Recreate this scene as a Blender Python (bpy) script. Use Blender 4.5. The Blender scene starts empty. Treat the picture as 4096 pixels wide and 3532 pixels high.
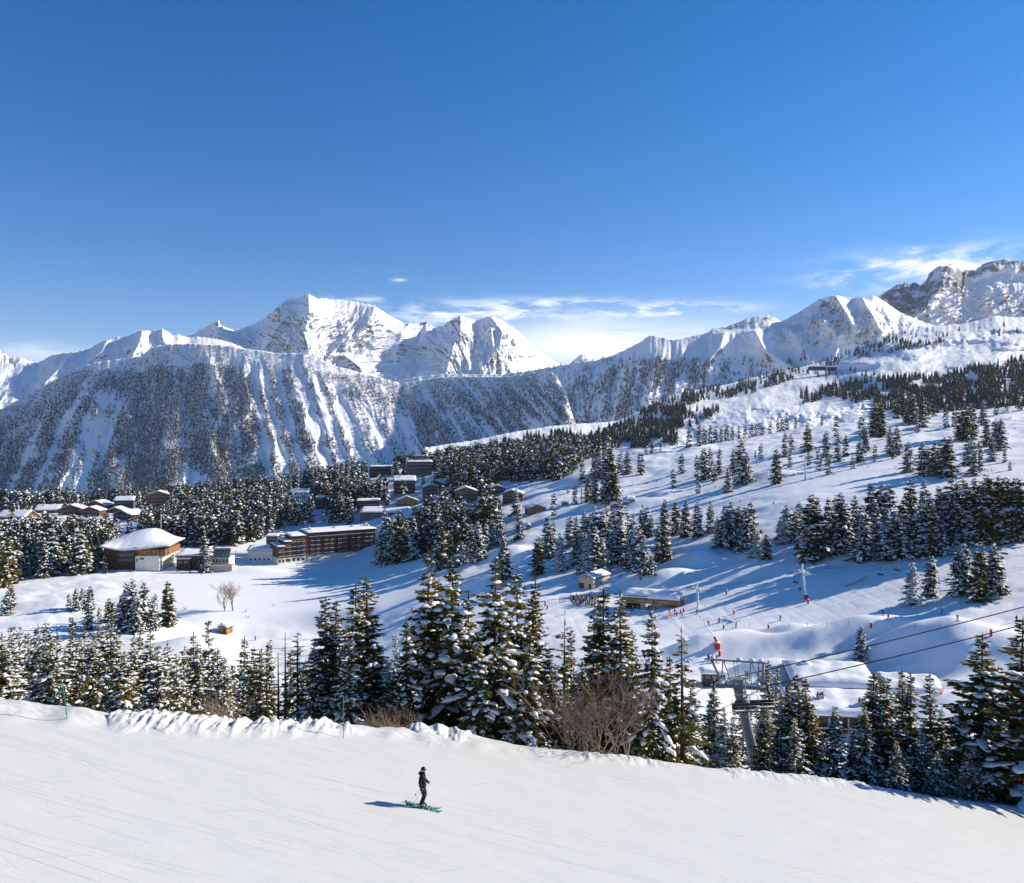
import bpy, math, random
import numpy as np
from mathutils import Vector, Matrix
R = math.radians
F, CU, CV = 3154.0, 2048.0, 1766.0          # lens in photo pixels: used only to turn a sight line into metres
scene = bpy.context.scene
COL = scene.collection
random.seed(7)
RNG = np.random.default_rng(11)

def pt(u, v, d):
    return Vector(((u - CU) / F * d, d, -(v - CV) / F * d))

# ------------------------------------------------------------------ noise
def _h(ix, iy, seed):
    ix = ix.astype(np.int64); iy = iy.astype(np.int64)
    h = (ix * 374761393 + iy * 668265263 + seed * 1442695041) & 0xFFFFFFFF
    h = ((h ^ (h >> 13)) * 1274126177) & 0xFFFFFFFF
    h = h ^ (h >> 16)
    return (h & 0xFFFF) / 65535.0 * 2 * np.pi
def pn(x, y, seed=0):
    x = np.asarray(x, float); y = np.asarray(y, float)
    x0 = np.floor(x); y0 = np.floor(y); fx = x - x0; fy = y - y0
    def g(dx, dy):
        a = _h(x0 + dx, y0 + dy, seed)
        return np.cos(a) * (fx - dx) + np.sin(a) * (fy - dy)
    sx = fx * fx * fx * (fx * (fx * 6 - 15) + 10); sy = fy * fy * fy * (fy * (fy * 6 - 15) + 10)
    a = g(0, 0); b = g(1, 0); c = g(0, 1); d = g(1, 1)
    return ((a + (b - a) * sx) * (1 - sy) + (c + (d - c) * sx) * sy) * 1.5
def fbm(x, y, o=4, seed=0, gain=.5):
    s = 0; a = 1; t = 0
    for i in range(o):
        s = s + a * pn(x, y, seed + i * 17); t += a; a *= gain; x = x * 2.03 + 3.1; y = y * 2.03 + 1.7
    return s / t
def ridged(x, y, o=4, seed=0, gain=.5):
    s = 0; a = 1; t = 0
    for i in range(o):
        s = s + a * (1 - np.abs(pn(x, y, seed + i * 23)) * 2); t += a; a *= gain; x = x * 2.07 + 5.3; y = y * 2.07 + 2.9
    return s / t
def sstep(a, b, x):
    t = np.clip((x - a) / (b - a), 0, 1); return t * t * (3 - 2 * t)

# ------------------------------------------------------------------ materials
MATS = {}
def nodes(name):
    m = bpy.data.materials.new(name); m.use_nodes = True
    nt = m.node_tree; nt.nodes.clear()
    return m, nt
def N(nt, t, **kw):
    n = nt.nodes.new(t)
    for k, v in kw.items():
        if k in n.inputs: n.inputs[k].default_value = v
        else: setattr(n, k, v)
    return n
def L(nt, a, b): nt.links.new(a, b)
def ramp(nt, fac, stops):
    r = N(nt, 'ShaderNodeValToRGB'); e = r.color_ramp.elements
    while len(e) < len(stops): e.new(.5)
    for x, (p, c) in zip(e, stops):
        x.position = p; x.color = (*c, 1) if len(c) == 3 else c
    L(nt, fac, r.inputs['Fac']); return r.outputs['Color']
def noise(nt, scale, detail=3, rough=.5, vec=None, coord='Object', mapscale=None, rot=None):
    tc = N(nt, 'ShaderNodeTexCoord'); src = tc.outputs[coord]
    if mapscale or rot:
        mp = N(nt, 'ShaderNodeMapping')
        if rot:            # turn first, then stretch
            mp.vector_type = 'TEXTURE'; mp.inputs['Rotation'].default_value = rot; mp.inputs['Scale'].default_value = tuple(1 / max(q, 1e-6) for q in (mapscale or (1, 1, 1)))
        elif mapscale: mp.inputs['Scale'].default_value = mapscale
        L(nt, src, mp.inputs['Vector']); src = mp.outputs['Vector']
    n = N(nt, 'ShaderNodeTexNoise', Scale=scale, Detail=detail, Roughness=rough)
    L(nt, src, n.inputs['Vector']); return n.outputs['Fac']
def principled(nt, rough=.7, spec=.3):
    p = N(nt, 'ShaderNodeBsdfPrincipled', Roughness=rough)
    p.inputs['Specular IOR Level'].default_value = spec
    o = N(nt, 'ShaderNodeOutputMaterial'); L(nt, p.outputs[0], o.inputs['Surface']); return p
def plain(name, col, rough=.7, spec=.3, var=.25, scale=3.0, metal=0.0):
    if name in MATS: return MATS[name]
    m, nt = nodes(name); p = principled(nt, rough, spec)
    f = noise(nt, scale, 4)
    lo = tuple(c * (1 - var) for c in col); hi = tuple(min(1, c * (1 + var)) for c in col)
    L(nt, ramp(nt, f, [(.3, lo), (.7, hi)]), p.inputs['Base Color'])
    p.inputs['Metallic'].default_value = metal
    MATS[name] = m; return m
def bump(nt, p, h, strength=.5, dist=.1):
    b = N(nt, 'ShaderNodeBump', Strength=strength, Distance=dist); L(nt, h, b.inputs['Height']); L(nt, b.outputs[0], p.inputs['Normal']); return b
SNOWC = (.88, .885, .90)
def snow_mat(name, kind):
    m, nt = nodes(name); p = principled(nt, .55, .25)
    f = noise(nt, .05 if kind != 'roof' else .5, 5)
    k = .65 if kind == 'piste' else 1.0           # groomed, skied snow is a little greyer
    L(nt, ramp(nt, f, [(.35, tuple(c * .965 * k for c in SNOWC)), (.65, (SNOWC[0] * k, SNOWC[1] * k, SNOWC[2] * k * (.96 if kind == 'piste' else 1)))]), p.inputs['Base Color'])
    def add(a, b):
        q = N(nt, 'ShaderNodeMath', operation='ADD'); L(nt, a, q.inputs[0]); L(nt, b, q.inputs[1]); return q.outputs[0]
    def mul(a, k):
        q = N(nt, 'ShaderNodeMath', operation='MULTIPLY'); L(nt, a, q.inputs[0]); q.inputs[1].default_value = k; return q.outputs[0]
    if kind == 'piste':
        gr = noise(nt, 7.0, 4, .7); gr2 = noise(nt, 1.0, 4, .6, mapscale=(.5, 2.5, 2.5), rot=(0, 0, R(4)))
        h = add(mul(gr, .24), mul(gr2, .45))
        for sc, ms, ang, lev, wd, k in ((1, (.0016, .8, .8), -7, .5, .004, .58), (1, (.0014, .6, .6), -12, .46, .003, .52), (1, (.002, 1.1, 1.1), -3, .55, .004, .52), (1, (.003, .30, .30), 33, .52, .003, .46), (1, (.003, .26, .26), -31, .47, .003, .34)):
            q = noise(nt, sc, 0, .45, mapscale=(ms[0] * 4, ms[1], 0), rot=(0, 0, R(ang)))
            d = N(nt, 'ShaderNodeMath', operation='ABSOLUTE'); sb = N(nt, 'ShaderNodeMath', operation='SUBTRACT'); L(nt, q, sb.inputs[0]); sb.inputs[1].default_value = lev; L(nt, sb.outputs[0], d.inputs[0])
            mr = N(nt, 'ShaderNodeMapRange'); mr.inputs['From Min'].default_value = 0; mr.inputs['From Max'].default_value = wd; mr.inputs['To Min'].default_value = -k; mr.inputs['To Max'].default_value = 0; L(nt, d.outputs[0], mr.inputs['Value'])
            br = noise(nt, 1.0, 2, .5, mapscale=(.10 + .006 * abs(ang), .6, 0), rot=(0, 0, R(ang)))      # tracks fade in and out
            m2 = N(nt, 'ShaderNodeMath', operation='MULTIPLY'); L(nt, mr.outputs[0], m2.inputs[0]); L(nt, ramp(nt, br, [(.46, (0, 0, 0)), (.58, (1, 1, 1))]), m2.inputs[1])
            h = add(h, m2.outputs[0])
        bump(nt, p, h, .7, .06)
    elif kind == 'ground':
        a = noise(nt, .25, 5, .6); b = noise(nt, 1.0, 4, .6, mapscale=(.3, .8, .8), rot=(0, 0, R(20)))
        bump(nt, p, add(mul(a, 1.0), mul(b, .35)), .22, .35)
    elif kind == 'roof':
        bump(nt, p, noise(nt, 1.2, 4), .4, .15)
    else:
        bump(nt, p, noise(nt, 6, 3), .3, .05)
    MATS[name] = m; return m
M_PISTE = snow_mat('groomed_snow', 'piste'); M_GROUND = snow_mat('valley_snow', 'ground')
M_ROOFSNOW = snow_mat('roof_snow', 'roof'); M_TREESNOW = snow_mat('branch_snow', 'tree')

def mountain_mat(name, rockcol, fine=1.0):
    m, nt = nodes(name); p = principled(nt, .8, .15)
    at = N(nt, 'ShaderNodeAttribute', attribute_name='rock')
    n1 = noise(nt, .012 * fine, 6, .68, mapscale=(1, 1, .45)); n2 = noise(nt, .05 * fine, 4, .7)
    s = N(nt, 'ShaderNodeMath', operation='MULTIPLY_ADD'); L(nt, n1, s.inputs[0]); s.inputs[1].default_value = 1.5; L(nt, at.outputs['Fac'], s.inputs[2])
    s2 = N(nt, 'ShaderNodeMath', operation='MULTIPLY_ADD'); L(nt, n2, s2.inputs[0]); s2.inputs[1].default_value = .6; L(nt, s.outputs[0], s2.inputs[2])
    mask = N(nt, 'ShaderNodeMapRange'); mask.inputs['From Min'].default_value = 1.52; mask.inputs['From Max'].default_value = 1.68
    L(nt, s2.outputs[0], mask.inputs['Value'])
    rc = ramp(nt, n2, [(.3, tuple(c * .6 for c in rockcol)), (.55, rockcol), (.8, tuple(c * 1.6 for c in rockcol))])
    mx = N(nt, 'ShaderNodeMix', data_type='RGBA'); L(nt, mask.outputs[0], mx.inputs['Factor'])
    mx.inputs['A'].default_value = (*SNOWC, 1); L(nt, rc, mx.inputs['B']); L(nt, mx.outputs['Result'], p.inputs['Base Color'])
    bump(nt, p, n1, .6, 18 / fine)
    MATS[name] = m; return m

# ------------------------------------------------------------------ mesh helpers
def np_mesh(name, V, Q, mats, smooth=True, parent=None, midx=None, attrs=None):
    V = np.asarray(V, np.float32); Q = np.asarray(Q, np.int32); k = Q.shape[1]
    me = bpy.data.meshes.new(name); me.vertices.add(len(V)); me.vertices.foreach_set('co', V.ravel())
    me.loops.add(Q.size); me.loops.foreach_set('vertex_index', Q.ravel())
    me.polygons.add(len(Q)); me.polygons.foreach_set('loop_start', np.arange(0, Q.size, k, dtype=np.int32))
    if midx is not None: me.polygons.foreach_set('material_index', np.asarray(midx, np.int32))
    me.polygons.foreach_set('use_smooth', np.full(len(Q), smooth))
    for m in (mats if isinstance(mats, (list, tuple)) else [mats]): me.materials.append(m)
    for a, vals in (attrs or {}).items():
        t = me.attributes.new(a, 'FLOAT', 'POINT'); t.data.foreach_set('value', np.asarray(vals, np.float32).ravel())
    me.update(calc_edges=True); me.validate()
    o = bpy.data.objects.new(name, me); COL.objects.link(o)
    if parent: o.parent = parent
    return o
def grid_faces(nr, nc, off=0):
    i = (np.arange(nr - 1)[:, None] * nc + np.arange(nc - 1)[None, :]).ravel() + off
    return np.stack([i, i + 1, i + nc + 1, i + nc], 1)

class MB:
    """collects shapes of ONE part"""
    def __init__(s): s.v = []; s.f = []; s.m = []; s.sm = []
    def add(s, vs, fs, mi=0, smooth=False):
        b = len(s.v); s.v += [tuple(x) for x in vs]
        for f in fs: s.f.append([i + b for i in f]); s.m.append(mi); s.sm.append(smooth)
        return s
    def box(s, x0, x1, y0, y1, z0, z1, mi=0, M=None, taper=1.0):
        cx, cy = (x0 + x1) / 2, (y0 + y1) / 2
        vs = []
        for z, t in ((z0, 1), (z1, taper)):
            for x, y in ((x0, y0), (x1, y0), (x1, y1), (x0, y1)): vs.append(Vector((cx + (x - cx) * t, cy + (y - cy) * t, z)))
        if M: vs = [M @ v for v in vs]
        return s.add(vs, [(3, 2, 1, 0), (4, 5, 6, 7), (0, 1, 5, 4), (1, 2, 6, 5), (2, 3, 7, 6), (3, 0, 4, 7)], mi)
    def tube(s, pts, r, n=6, mi=0, smooth=True, cap=True, flat=1.0):
        pts = [Vector(p) for p in pts]; rs = r if isinstance(r, (list, tuple)) else [r] * len(pts)
        b = len(s.v); prev = None
        for i, p in enumerate(pts):
            d = (pts[min(i + 1, len(pts) - 1)] - pts[max(i - 1, 0)])
            d = d.normalized() if d.length > 1e-9 else Vector((0, 0, 1))
            up = Vector((0, 0, 1)) if abs(d.z) < .95 else Vector((1, 0, 0))
            a = d.cross(up).normalized(); c = a.cross(d).normalized()
            for k in range(n):
                t = 2 * math.pi * k / n
                s.v.append(tuple(p + a * (math.cos(t) * rs[i]) + c * (math.sin(t) * rs[i] * flat)))
        for i in range(len(pts) - 1):
            for k in range(n):
                k2 = (k + 1) % n
                s.f.append([b + i * n + k, b + i * n + k2, b + (i + 1) * n + k2, b + (i + 1) * n + k]); s.m.append(mi); s.sm.append(smooth)
        if cap:
            s.f.append([b + k for k in range(n)][::-1]); s.m.append(mi); s.sm.append(False)
            e = b + (len(pts) - 1) * n
            s.f.append([e + k for k in range(n)]); s.m.append(mi); s.sm.append(False)
        return s
    def blob(s, c, rx, ry, rz, mi=0, nu=8, nv=5, half=False, jit=0.0):
        b = len(s.v); c = Vector(c)
        lo = 0 if half else -math.pi / 2
        for j in range(nv + 1):
            t = lo + (math.pi / 2 - lo) * j / nv
            for i in range(nu):
                a = 2 * math.pi * i / nu; q = 1 + random.uniform(-jit, jit)
                s.v.append((c.x + rx * q * math.cos(t) * math.cos(a), c.y + ry * q * math.cos(t) * math.sin(a), c.z + rz * q * math.sin(t)))
        for j in range(nv):
            for i in range(nu):
                i2 = (i + 1) % nu
                s.f.append([b + j * nu + i, b + j * nu + i2, b + (j + 1) * nu + i2, b + (j + 1) * nu + i]); s.m.append(mi); s.sm.append(True)
        return s
    def mesh(s, name, mats):
        me = bpy.data.meshes.new(name); me.from_pydata(s.v, [], s.f)
        for m in (mats if isinstance(mats, (list, tuple)) else [mats]): me.materials.append(m)
        me.polygons.foreach_set('material_index', s.m); me.polygons.foreach_set('use_smooth', s.sm); me.update()
        return me
    def build(s, name, mats, parent=None):
        return link(name, s.mesh(name, mats), parent)
def link(name, me, parent=None):
    o = bpy.data.objects.new(name, me); COL.objects.link(o)
    if parent: o.parent = parent
    return o
def tag(o, label=None, cat=None, group=None, kind=None):
    if label: o['label'] = label
    if cat: o['category'] = cat
    if group: o['group'] = group
    if kind: o['kind'] = kind
    return o
def thing(name, label, cat, loc, rz=0, group=None):
    o = bpy.data.objects.new(name, None); COL.objects.link(o); o.location = loc; o.rotation_euler = (0, 0, rz); o.empty_display_size = .2
    return tag(o, label, cat, group)
def struct(o): o['kind'] = 'structure'; return o
# ================================================================== ground: piste + valley
EDGE = [(-1500, 2800), (0, 2822), (270, 2845), (500, 2878), (1000, 2897), (1400, 2917), (1700, 2928), (1850, 2942), (2100, 2992), (2400, 3022), (2700, 3062), (3000, 3092), (3300, 3114), (3600, 3168), (3900, 3222), (4096, 3236), (5600, 3330)]
EU = np.array([e[0] for e in EDGE], float); EV = np.array([e[1] for e in EDGE], float)
def smooth_interp(u, X, Y):
    u = np.asarray(u, float); s = 0
    for o in (-70, -35, 0, 35, 70): s = s + np.interp(u + o, X, Y)
    return s / 5
def piste_h(x, y):
    return 17 + .1 * (y - 36.6) + .2 * (x + 4.04)
def edge_d(u):
    k = (np.asarray(u, float) - CU) / F
    return 14.15 / ((smooth_interp(u, EU, EV) - CV) / F - .1 - .2 * k)
CTRL = {
 -1500: [(90, 30), (130, 50), (200, 76), (300, 85), (450, 84), (600, 82), (800, 76), (1000, 90), (1400, 180)],
 -800: [(80, 30), (130, 53), (200, 77), (300, 85), (450, 84), (600, 81), (800, 74), (1000, 88), (1400, 180)],
 0: [(80, 31), (130, 54), (200, 77), (260, 84), (340, 84), (450, 84), (560, 80), (720, 71), (850, 76), (1000, 95), (1400, 190)],
 700: [(80, 32), (130, 56), (200, 78), (260, 84), (340, 84), (450, 84), (560, 82), (700, 72), (850, 69), (1000, 82), (1400, 180)],
 1400: [(80, 33), (130, 56), (200, 76), (260, 82), (340, 83), (450, 84), (570, 83), (650, 73), (800, 51), (930, 46), (1080, 75), (1400, 170)],
 2048: [(80, 38), (130, 56), (200, 66), (260, 68), (300, 66), (380, 66), (450, 62), (520, 54), (620, 42), (750, 30), (900, 22), (1000, 28), (1400, 150)],
 2600: [(80, 34), (130, 51), (200, 60), (260, 62), (290, 61), (320, 58.5), (350, 56), (400, 50), (450, 44), (520, 37), (600, 28), (720, 7), (820, 13), (950, 30), (1400, 140)],
 3200: [(80, 34), (120, 50), (165, 61), (200, 60), (240, 57), (265, 54), (290, 50), (310, 46), (350, 39), (400, 31), (460, 24), (540, 15), (640, 4), (760, -9), (850, -14), (950, 0), (1400, 120)],
 3800: [(80, 36), (120, 52), (165, 58), (200, 54), (225, 50), (250, 46), (275, 42), (300, 39), (350, 30), (400, 22), (470, 12), (560, 0), (660, -14), (760, -25), (860, -30), (1000, -10), (1400, 110)],
 4300: [(80, 37), (120, 50), (165, 54), (200, 49), (225, 44), (250, 40), (300, 31), (350, 22), (420, 12), (500, 2), (600, -12), (700, -26), (800, -38), (900, -44), (1000, -30), (1400, 100)],
 5400: [(80, 36), (120, 46), (165, 48), (225, 38), (300, 24), (420, 4), (600, -22), (800, -48), (900, -54), (1000, -40), (1400, 90)]}
cp, cz = [], []
for u, lst in CTRL.items():
    de = float(edge_d(u)); he = float(piste_h((u - CU) / F * de, de))
    for d, h in [(de, he)] + lst:
        cp.append((u / 1500, math.log(d))); cz.append(-h / d)
cp = np.array(cp); cz = np.array(cz)
def _k(r2): return np.where(r2 > 0, r2 * np.log(r2 + 1e-12), 0)
n_ = len(cp); A_ = np.zeros((n_ + 3, n_ + 3))
A_[:n_, :n_] = _k(((cp[:, None] - cp[None]) ** 2).sum(-1)) + np.eye(n_) * 2e-4
A_[:n_, n_] = 1; A_[:n_, n_ + 1:] = cp; A_[n_:, :n_] = A_[:n_, n_:].T
W_ = np.linalg.solve(A_, np.concatenate([cz, np.zeros(3)]))
def tps(u, d):
    q = np.stack([np.asarray(u, float).ravel() / 1500, np.log(np.asarray(d, float).ravel())], 1)
    out = np.empty(len(q))
    for i in range(0, len(q), 40000):
        b = q[i:i + 40000]
        out[i:i + 40000] = _k(((b[:, None] - cp[None]) ** 2).sum(-1)) @ W_[:n_] + W_[n_] + b @ W_[n_ + 1:]
    return out.reshape(np.shape(u))

BUMPS = [  # soft mounds and hollows of the valley: u, v, d, height, radius across, radius along
 (2900, 2580, 226, 5.0, 13, 7), (3080, 2650, 203, 4.2, 11, 5.5), (3290, 2580, 224, 5.5, 15, 6), (3500, 2570, 226, 3.6, 11, 5), (3700, 2610, 210, 5.2, 15, 6), (3400, 2640, 205, -2.2, 12, 4),
 (3920, 2640, 200, 4.6, 14, 7), (3580, 2680, 192, -2.5, 13, 4), (3330, 2900, 174, -5.0, 15, 9), (2980, 2540, 233, 2.6, 6, 4), (3150, 2522, 238, 2.2, 8, 4), (2760, 2600, 222, 2.5, 9, 5), (2500, 2300, 335, 3.2, 9, 8), (2650, 2290, 325, 4.0, 11, 7), (2790, 2240, 342, 4.6, 11, 8),
 (2860, 2165, 360, 3.6, 11, 8), (2710, 2180, 365, 3.0, 9, 7), (2120, 2210, 420, 4.5, 12, 10), (2030, 2130, 440, 4.5, 11, 10), (560, 2530, 300, 2.5, 16, 10), (820, 2470, 330, 5.5, 17, 11), (700, 2500, 320, 2.0, 16, 10), (1050, 2455, 345, 4.0, 20, 8),
 (3050, 1915, 500, 5, 20, 10), (2330, 1850, 620, 6, 18, 15), (2560, 1990, 500, 3.5, 15, 9), (2400, 2015, 520, 4, 16, 8), (1960, 2290, 380, 5, 13, 8), (130, 2340, 400, 3, 20, 8), (1000, 2270, 520, 3.0, 22, 10), (2650, 1960, 520, 3.0, 10, 8)]
GU = np.arange(-1500, 5600, 7.0); GR = 640
Ed = edge_d(GU); s_ = np.linspace(0, 1, GR)[:, None]
GD = Ed[None] * (1500 / Ed[None]) ** s_; GUU = np.broadcast_to(GU[None], GD.shape)
E_ = tps(GUU, GD); GX = (GUU - CU) / F * GD; GY = GD
GZ = E_ * GD
pz_edge = -piste_h(GX[0], GY[0])
GZ += (pz_edge - GZ[0])[None] * np.exp(-(GD - Ed[None]) / 7)
for u, v, d, h, rx, ry in BUMPS:
    c = pt(u, v, d); wx = (GX - c.x) / rx; wy = (GY - c.y) / ry
    GZ += h * np.exp(-(wx ** 2 + wy ** 2) ** 1.25)
far = sstep(75, 120, GD)
lake = np.exp(-(np.clip(np.abs(GUU - 1150) - 420, 0, None) / 160) ** 2) * sstep(360, 400, GD) * (1 - sstep(570, 610, GD))
pist = sstep(2350, 2700, GUU) * np.exp(-((GD - (560 - (GUU - 2600) * .12)) / 70) ** 2)
pist = np.clip(pist + sstep(2000, 2300, GUU) * np.exp(-((GD - 262) / 30) ** 2), 0, 1)
rough = far * (1 - .93 * lake) * (1 - .8 * pist)
GZ += rough * (1.9 * fbm(GX / 34, GY / 22, 2, 3) + .7 * np.abs(pn(GX / 15, GY / 9, 13)) + .28 * fbm(GX / 7, GY / 5, 2, 9))
hill = sstep(2300, 2700, GUU) * sstep(560, 640, GD) * (1 - sstep(900, 1000, GD))
GZ += hill * 2.6 * fbm(GX / 26, GY / 30, 4, 31)
# the bank that drops from the frozen lake to the field before it
GZ -= 6.0 * (1 - sstep(376, 402, GD + 12 * pn(GX / 60, GY / 300, 5))) * sstep(480, 1000, GUU) * (1 - sstep(1300, 1900, GUU)) * sstep(240, 330, GD)
# ski tracks worn into the open slopes
tr = np.abs(pn(GX / 5 + GY / 60, GY / 90, 77))
GZ -= .12 * pist * (tr < .06)
def bank(x, y, u):
    a = .45 * (1 - sstep(1750, 2150, u)) + .19 + .08 * sstep(2000, 2400, u) * (1 - sstep(3600, 4200, u))
    r = .45 + .55 * fbm(x / 3.2, y / 1.6, 4, 51) + .5 * ridged(x / .7, y / 2.6, 3, 61) * (fbm(x / 5, y / 4, 2, 71) > -.05)
    return a * r
bz = bank(GX[0], GY[0], GU)
GZ += bz[None] * np.exp(-((GD - Ed[None]) / .9) ** 2)
V_G = np.stack([GX, GY, GZ], -1)
ground = struct(np_mesh('ground', V_G.reshape(-1, 3), grid_faces(GR, len(GU)), M_GROUND))
# piste in front of the edge (fine rows near the bank)
PU = np.arange(-1500, 5600, 5.0); pe = edge_d(PU); pb = np.interp(PU, GU, bz)
rows = np.concatenate([np.linspace(0, .86, 150), np.linspace(.865, 1, 90)])[:, None]
PD = 3 + (pe[None] - 3) * rows; PUU = np.broadcast_to(PU[None], PD.shape)
PX = (PUU - CU) / F * PD; PZ = -piste_h(PX, PD)
bk = bank(PX, PD, PUU); bk[-1] = pb
wid = 1.5 + 1.0 * pn(PX / 6, PX * 0, 81) + .5 * pn(PX / 1.3, PX * 0, 82)
t_ = np.clip((pe[None] - PD) / np.clip(wid, .5, 3), 0, 2)
PZ += bk * np.exp(-t_ ** 3 * 1.3)
PZ += .05 * fbm(PX / 4, PD / 1.5, 3, 91) * (1 - np.exp(-t_ ** 2))
PZ[-1] = np.interp(PU, GU, GZ[0])
piste = struct(np_mesh('piste', np.stack([PX, PD, PZ], -1).reshape(-1, 3), grid_faces(len(rows), len(PU)), M_PISTE))

GV = CV - GZ / GD * F                     # photo row of each ground vertex
def ground_z(x, y):
    u = CU + x / y * F; c = min(max(int(round((u - GU[0]) / 7)), 0), len(GU) - 1)
    if y <= Ed[c]: return -float(piste_h(x, y))
    return float(np.interp(y, GD[:, c], GZ[:, c]))
def hit(u, v, dmin=110., dmax=1050.):
    """first ground point seen along the sight line (u, v) beyond dmin"""
    c = min(max(int(round((u - GU[0]) / 7)), 0), len(GU) - 1)
    col = GV[:, c]; dd = GD[:, c]
    i0 = int(np.searchsorted(dd, dmin)); i1 = int(np.searchsorted(dd, dmax))
    seg = col[i0:i1]
    k = np.nonzero(seg <= v)[0]
    i = i0 + (int(k[0]) if len(k) else int(np.argmin(seg)))
    d = float(dd[i]); x = (u - CU) / F * d
    return Vector((x, d, float(GZ[i, c])))
def at_depth(u, d):
    x = (u - CU) / F * d; return Vector((x, d, ground_z(x, d)))

# ================================================================== mountains
def seg_dist(U, V, poly):
    """signed sideways px distance and position along a ridge polyline that runs down the face"""
    pv = np.array([p[1] for p in poly], float); pu = np.array([p[0] for p in poly], float)
    cu = np.interp(V, pv, pu)
    w = sstep(pv[0] - 12, pv[0] + 6, V) * (1 - sstep(pv[-1] - 5, pv[-1] + 70, V))
    return U - cu, w
RELIEFS = {}
def relief(name, crest, base, dc, db, du, nrow, fn, ridges=(), jag=4, mat=None, rockfn=None, p=1.0, back=.9):
    cu = np.array([c[0] for c in crest], float); cv = np.array([c[1] for c in crest], float)
    U = np.arange(cu[0], cu[-1] + .1, du)
    vc = np.interp(U, cu, cv); jg = jag * fbm(U / 17, U * 0 + .3, 4, len(name))
    vb = np.interp(U, [b[0] for b in base], [b[1] for b in base])
    dcu = np.interp(U, [c[0] for c in dc], [c[1] for c in dc]) if isinstance(dc, list) else np.full(len(U), dc, float)
    dbu = np.interp(U, [c[0] for c in db], [c[1] for c in db]) if isinstance(db, list) else np.full(len(U), db, float)
    t = np.linspace(0, 1, nrow)[:, None]
    VV = vb[None] + (vc - vb)[None] * t + jg[None] * t ** 9; UU = np.broadcast_to(U[None], VV.shape)
    D = dbu[None] + (dcu - dbu)[None] * t ** p
    off = fn(UU, VV, t)
    for poly, amp, hw in ridges:
        s, w = seg_dist(UU, VV, poly)
        off = off - amp * w * np.exp(-np.abs(s) / hw)
    D = D + off
    X = (UU - CU) / F * D; Z = -(VV - CV) / F * D
    P = np.stack([X, D, Z], -1)
    e1 = np.gradient(P, axis=1); e2 = np.gradient(P, axis=0)
    nr = np.cross(e1, e2); nr /= np.linalg.norm(nr, axis=-1, keepdims=True) + 1e-9
    nr *= np.sign(nr[..., 1:2]) * -1
    RELIEFS[name] = dict(P=P, U=U, VV=VV, nz=nr[..., 2], n=nr, t=t)
    rock = rockfn(UU, VV, t, nr) if rockfn else np.zeros(VV.shape)
    # far side falls away behind the crest
    nb = 14; Pb = []
    for j in range(1, nb + 1):
        q = P[-1].copy(); dd = (j / nb) ** 1.4 * (dcu.mean() - dbu.mean() + 300) * 1.6
        q[:, 1] += dd; q[:, 0] += (U - CU) / F * dd; q[:, 2] -= dd * back * (.8 + .2 * pn(U / 60, U * 0 + j * .4, 4)); Pb.append(q)
    P2 = np.concatenate([P, np.array(Pb)], 0); rk = np.concatenate([rock, np.repeat(rock[-1:], nb, 0)], 0)
    o = np_mesh(name, P2.reshape(-1, 3), grid_faces(P2.shape[0], len(U)), mat, attrs={'rock': rk})
    return struct(o)
M_PEAK = mountain_mat('peak_snow_and_rock', (.155, .165, .19)); M_HILL = mountain_mat('hillside_snow_and_earth', (.30, .26, .22), 2.5)
M_DENT = mountain_mat('cliff_rock', (.155, .165, .195)); M_PLAT = mountain_mat('plateau_snow_and_scree', (.17, .165, .17), 3)

def peak_fn(sc, A, seed, shear=.35):
    def fn(U, V, t):
        x = U * sc; y = V * sc
        wx = x + 130 * pn(x / 500, y / 500, seed) + shear * y * pn(x / 900, y / 2000, seed + 5)
        e = .25 + .75 * np.minimum(1, (1 - t) * 6)
        return -A * e * (1.0 * ridged(wx / 620, y / 1100, 2, seed + 1) + .55 * ridged((wx + .4 * y) / 230 + 2, (y - .4 * wx) / 360, 3, seed + 2) + .30 * ridged((wx - .3 * y) / 100, (y + .3 * wx) / 120, 3, seed + 3) + .17 * ridged((wx + .2 * y) / 38, y / 46, 3, seed + 4) + .05 * fbm(wx / 14, y / 14, 2, seed + 6))
    return fn
def rock_steep(th, w, k=.55, extra=None):
    def f(U, V, t, n):
        r = sstep(th + w, th - w, n[..., 2]) * k + .12 * np.minimum(1, t * 1.2)
        if extra is not None: r = r + extra(U, V, t)
        return r
    return f
CREST_L2 = [(-900, 1480), (-500, 1430), (-150, 1460), (149, 1451), (216, 1418), (297, 1407), (351, 1397), (392, 1374), (432, 1357), (514, 1340), (568, 1320), (608, 1322), (649, 1313), (689, 1340), (716, 1338), (750, 1350), (811, 1348), (900, 1362), (1000, 1400), (1100, 1440), (1300, 1500)]
CREST_MP = [(640, 1420), (740, 1352), (811, 1316), (850, 1292), (872, 1282), (892, 1303), (926, 1320), (960, 1316), (1010, 1298), (1054, 1277), (1108, 1232), (1149, 1198), (1203, 1188), (1233, 1176), (1270, 1191), (1324, 1195), (1358, 1200), (1368, 1201), (1442, 1211), (1496, 1222), (1530, 1245), (1577, 1272), (1624, 1293), (1678, 1293), (1705, 1289), (1743, 1309), (1773, 1299), (1814, 1276), (1841, 1261), (1874, 1272), (1901, 1282), (1962, 1264), (2003, 1277), (2030, 1296), (2077, 1330), (2118, 1370), (2158, 1404), (2205, 1438), (2253, 1462), (2400, 1520)]
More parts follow.
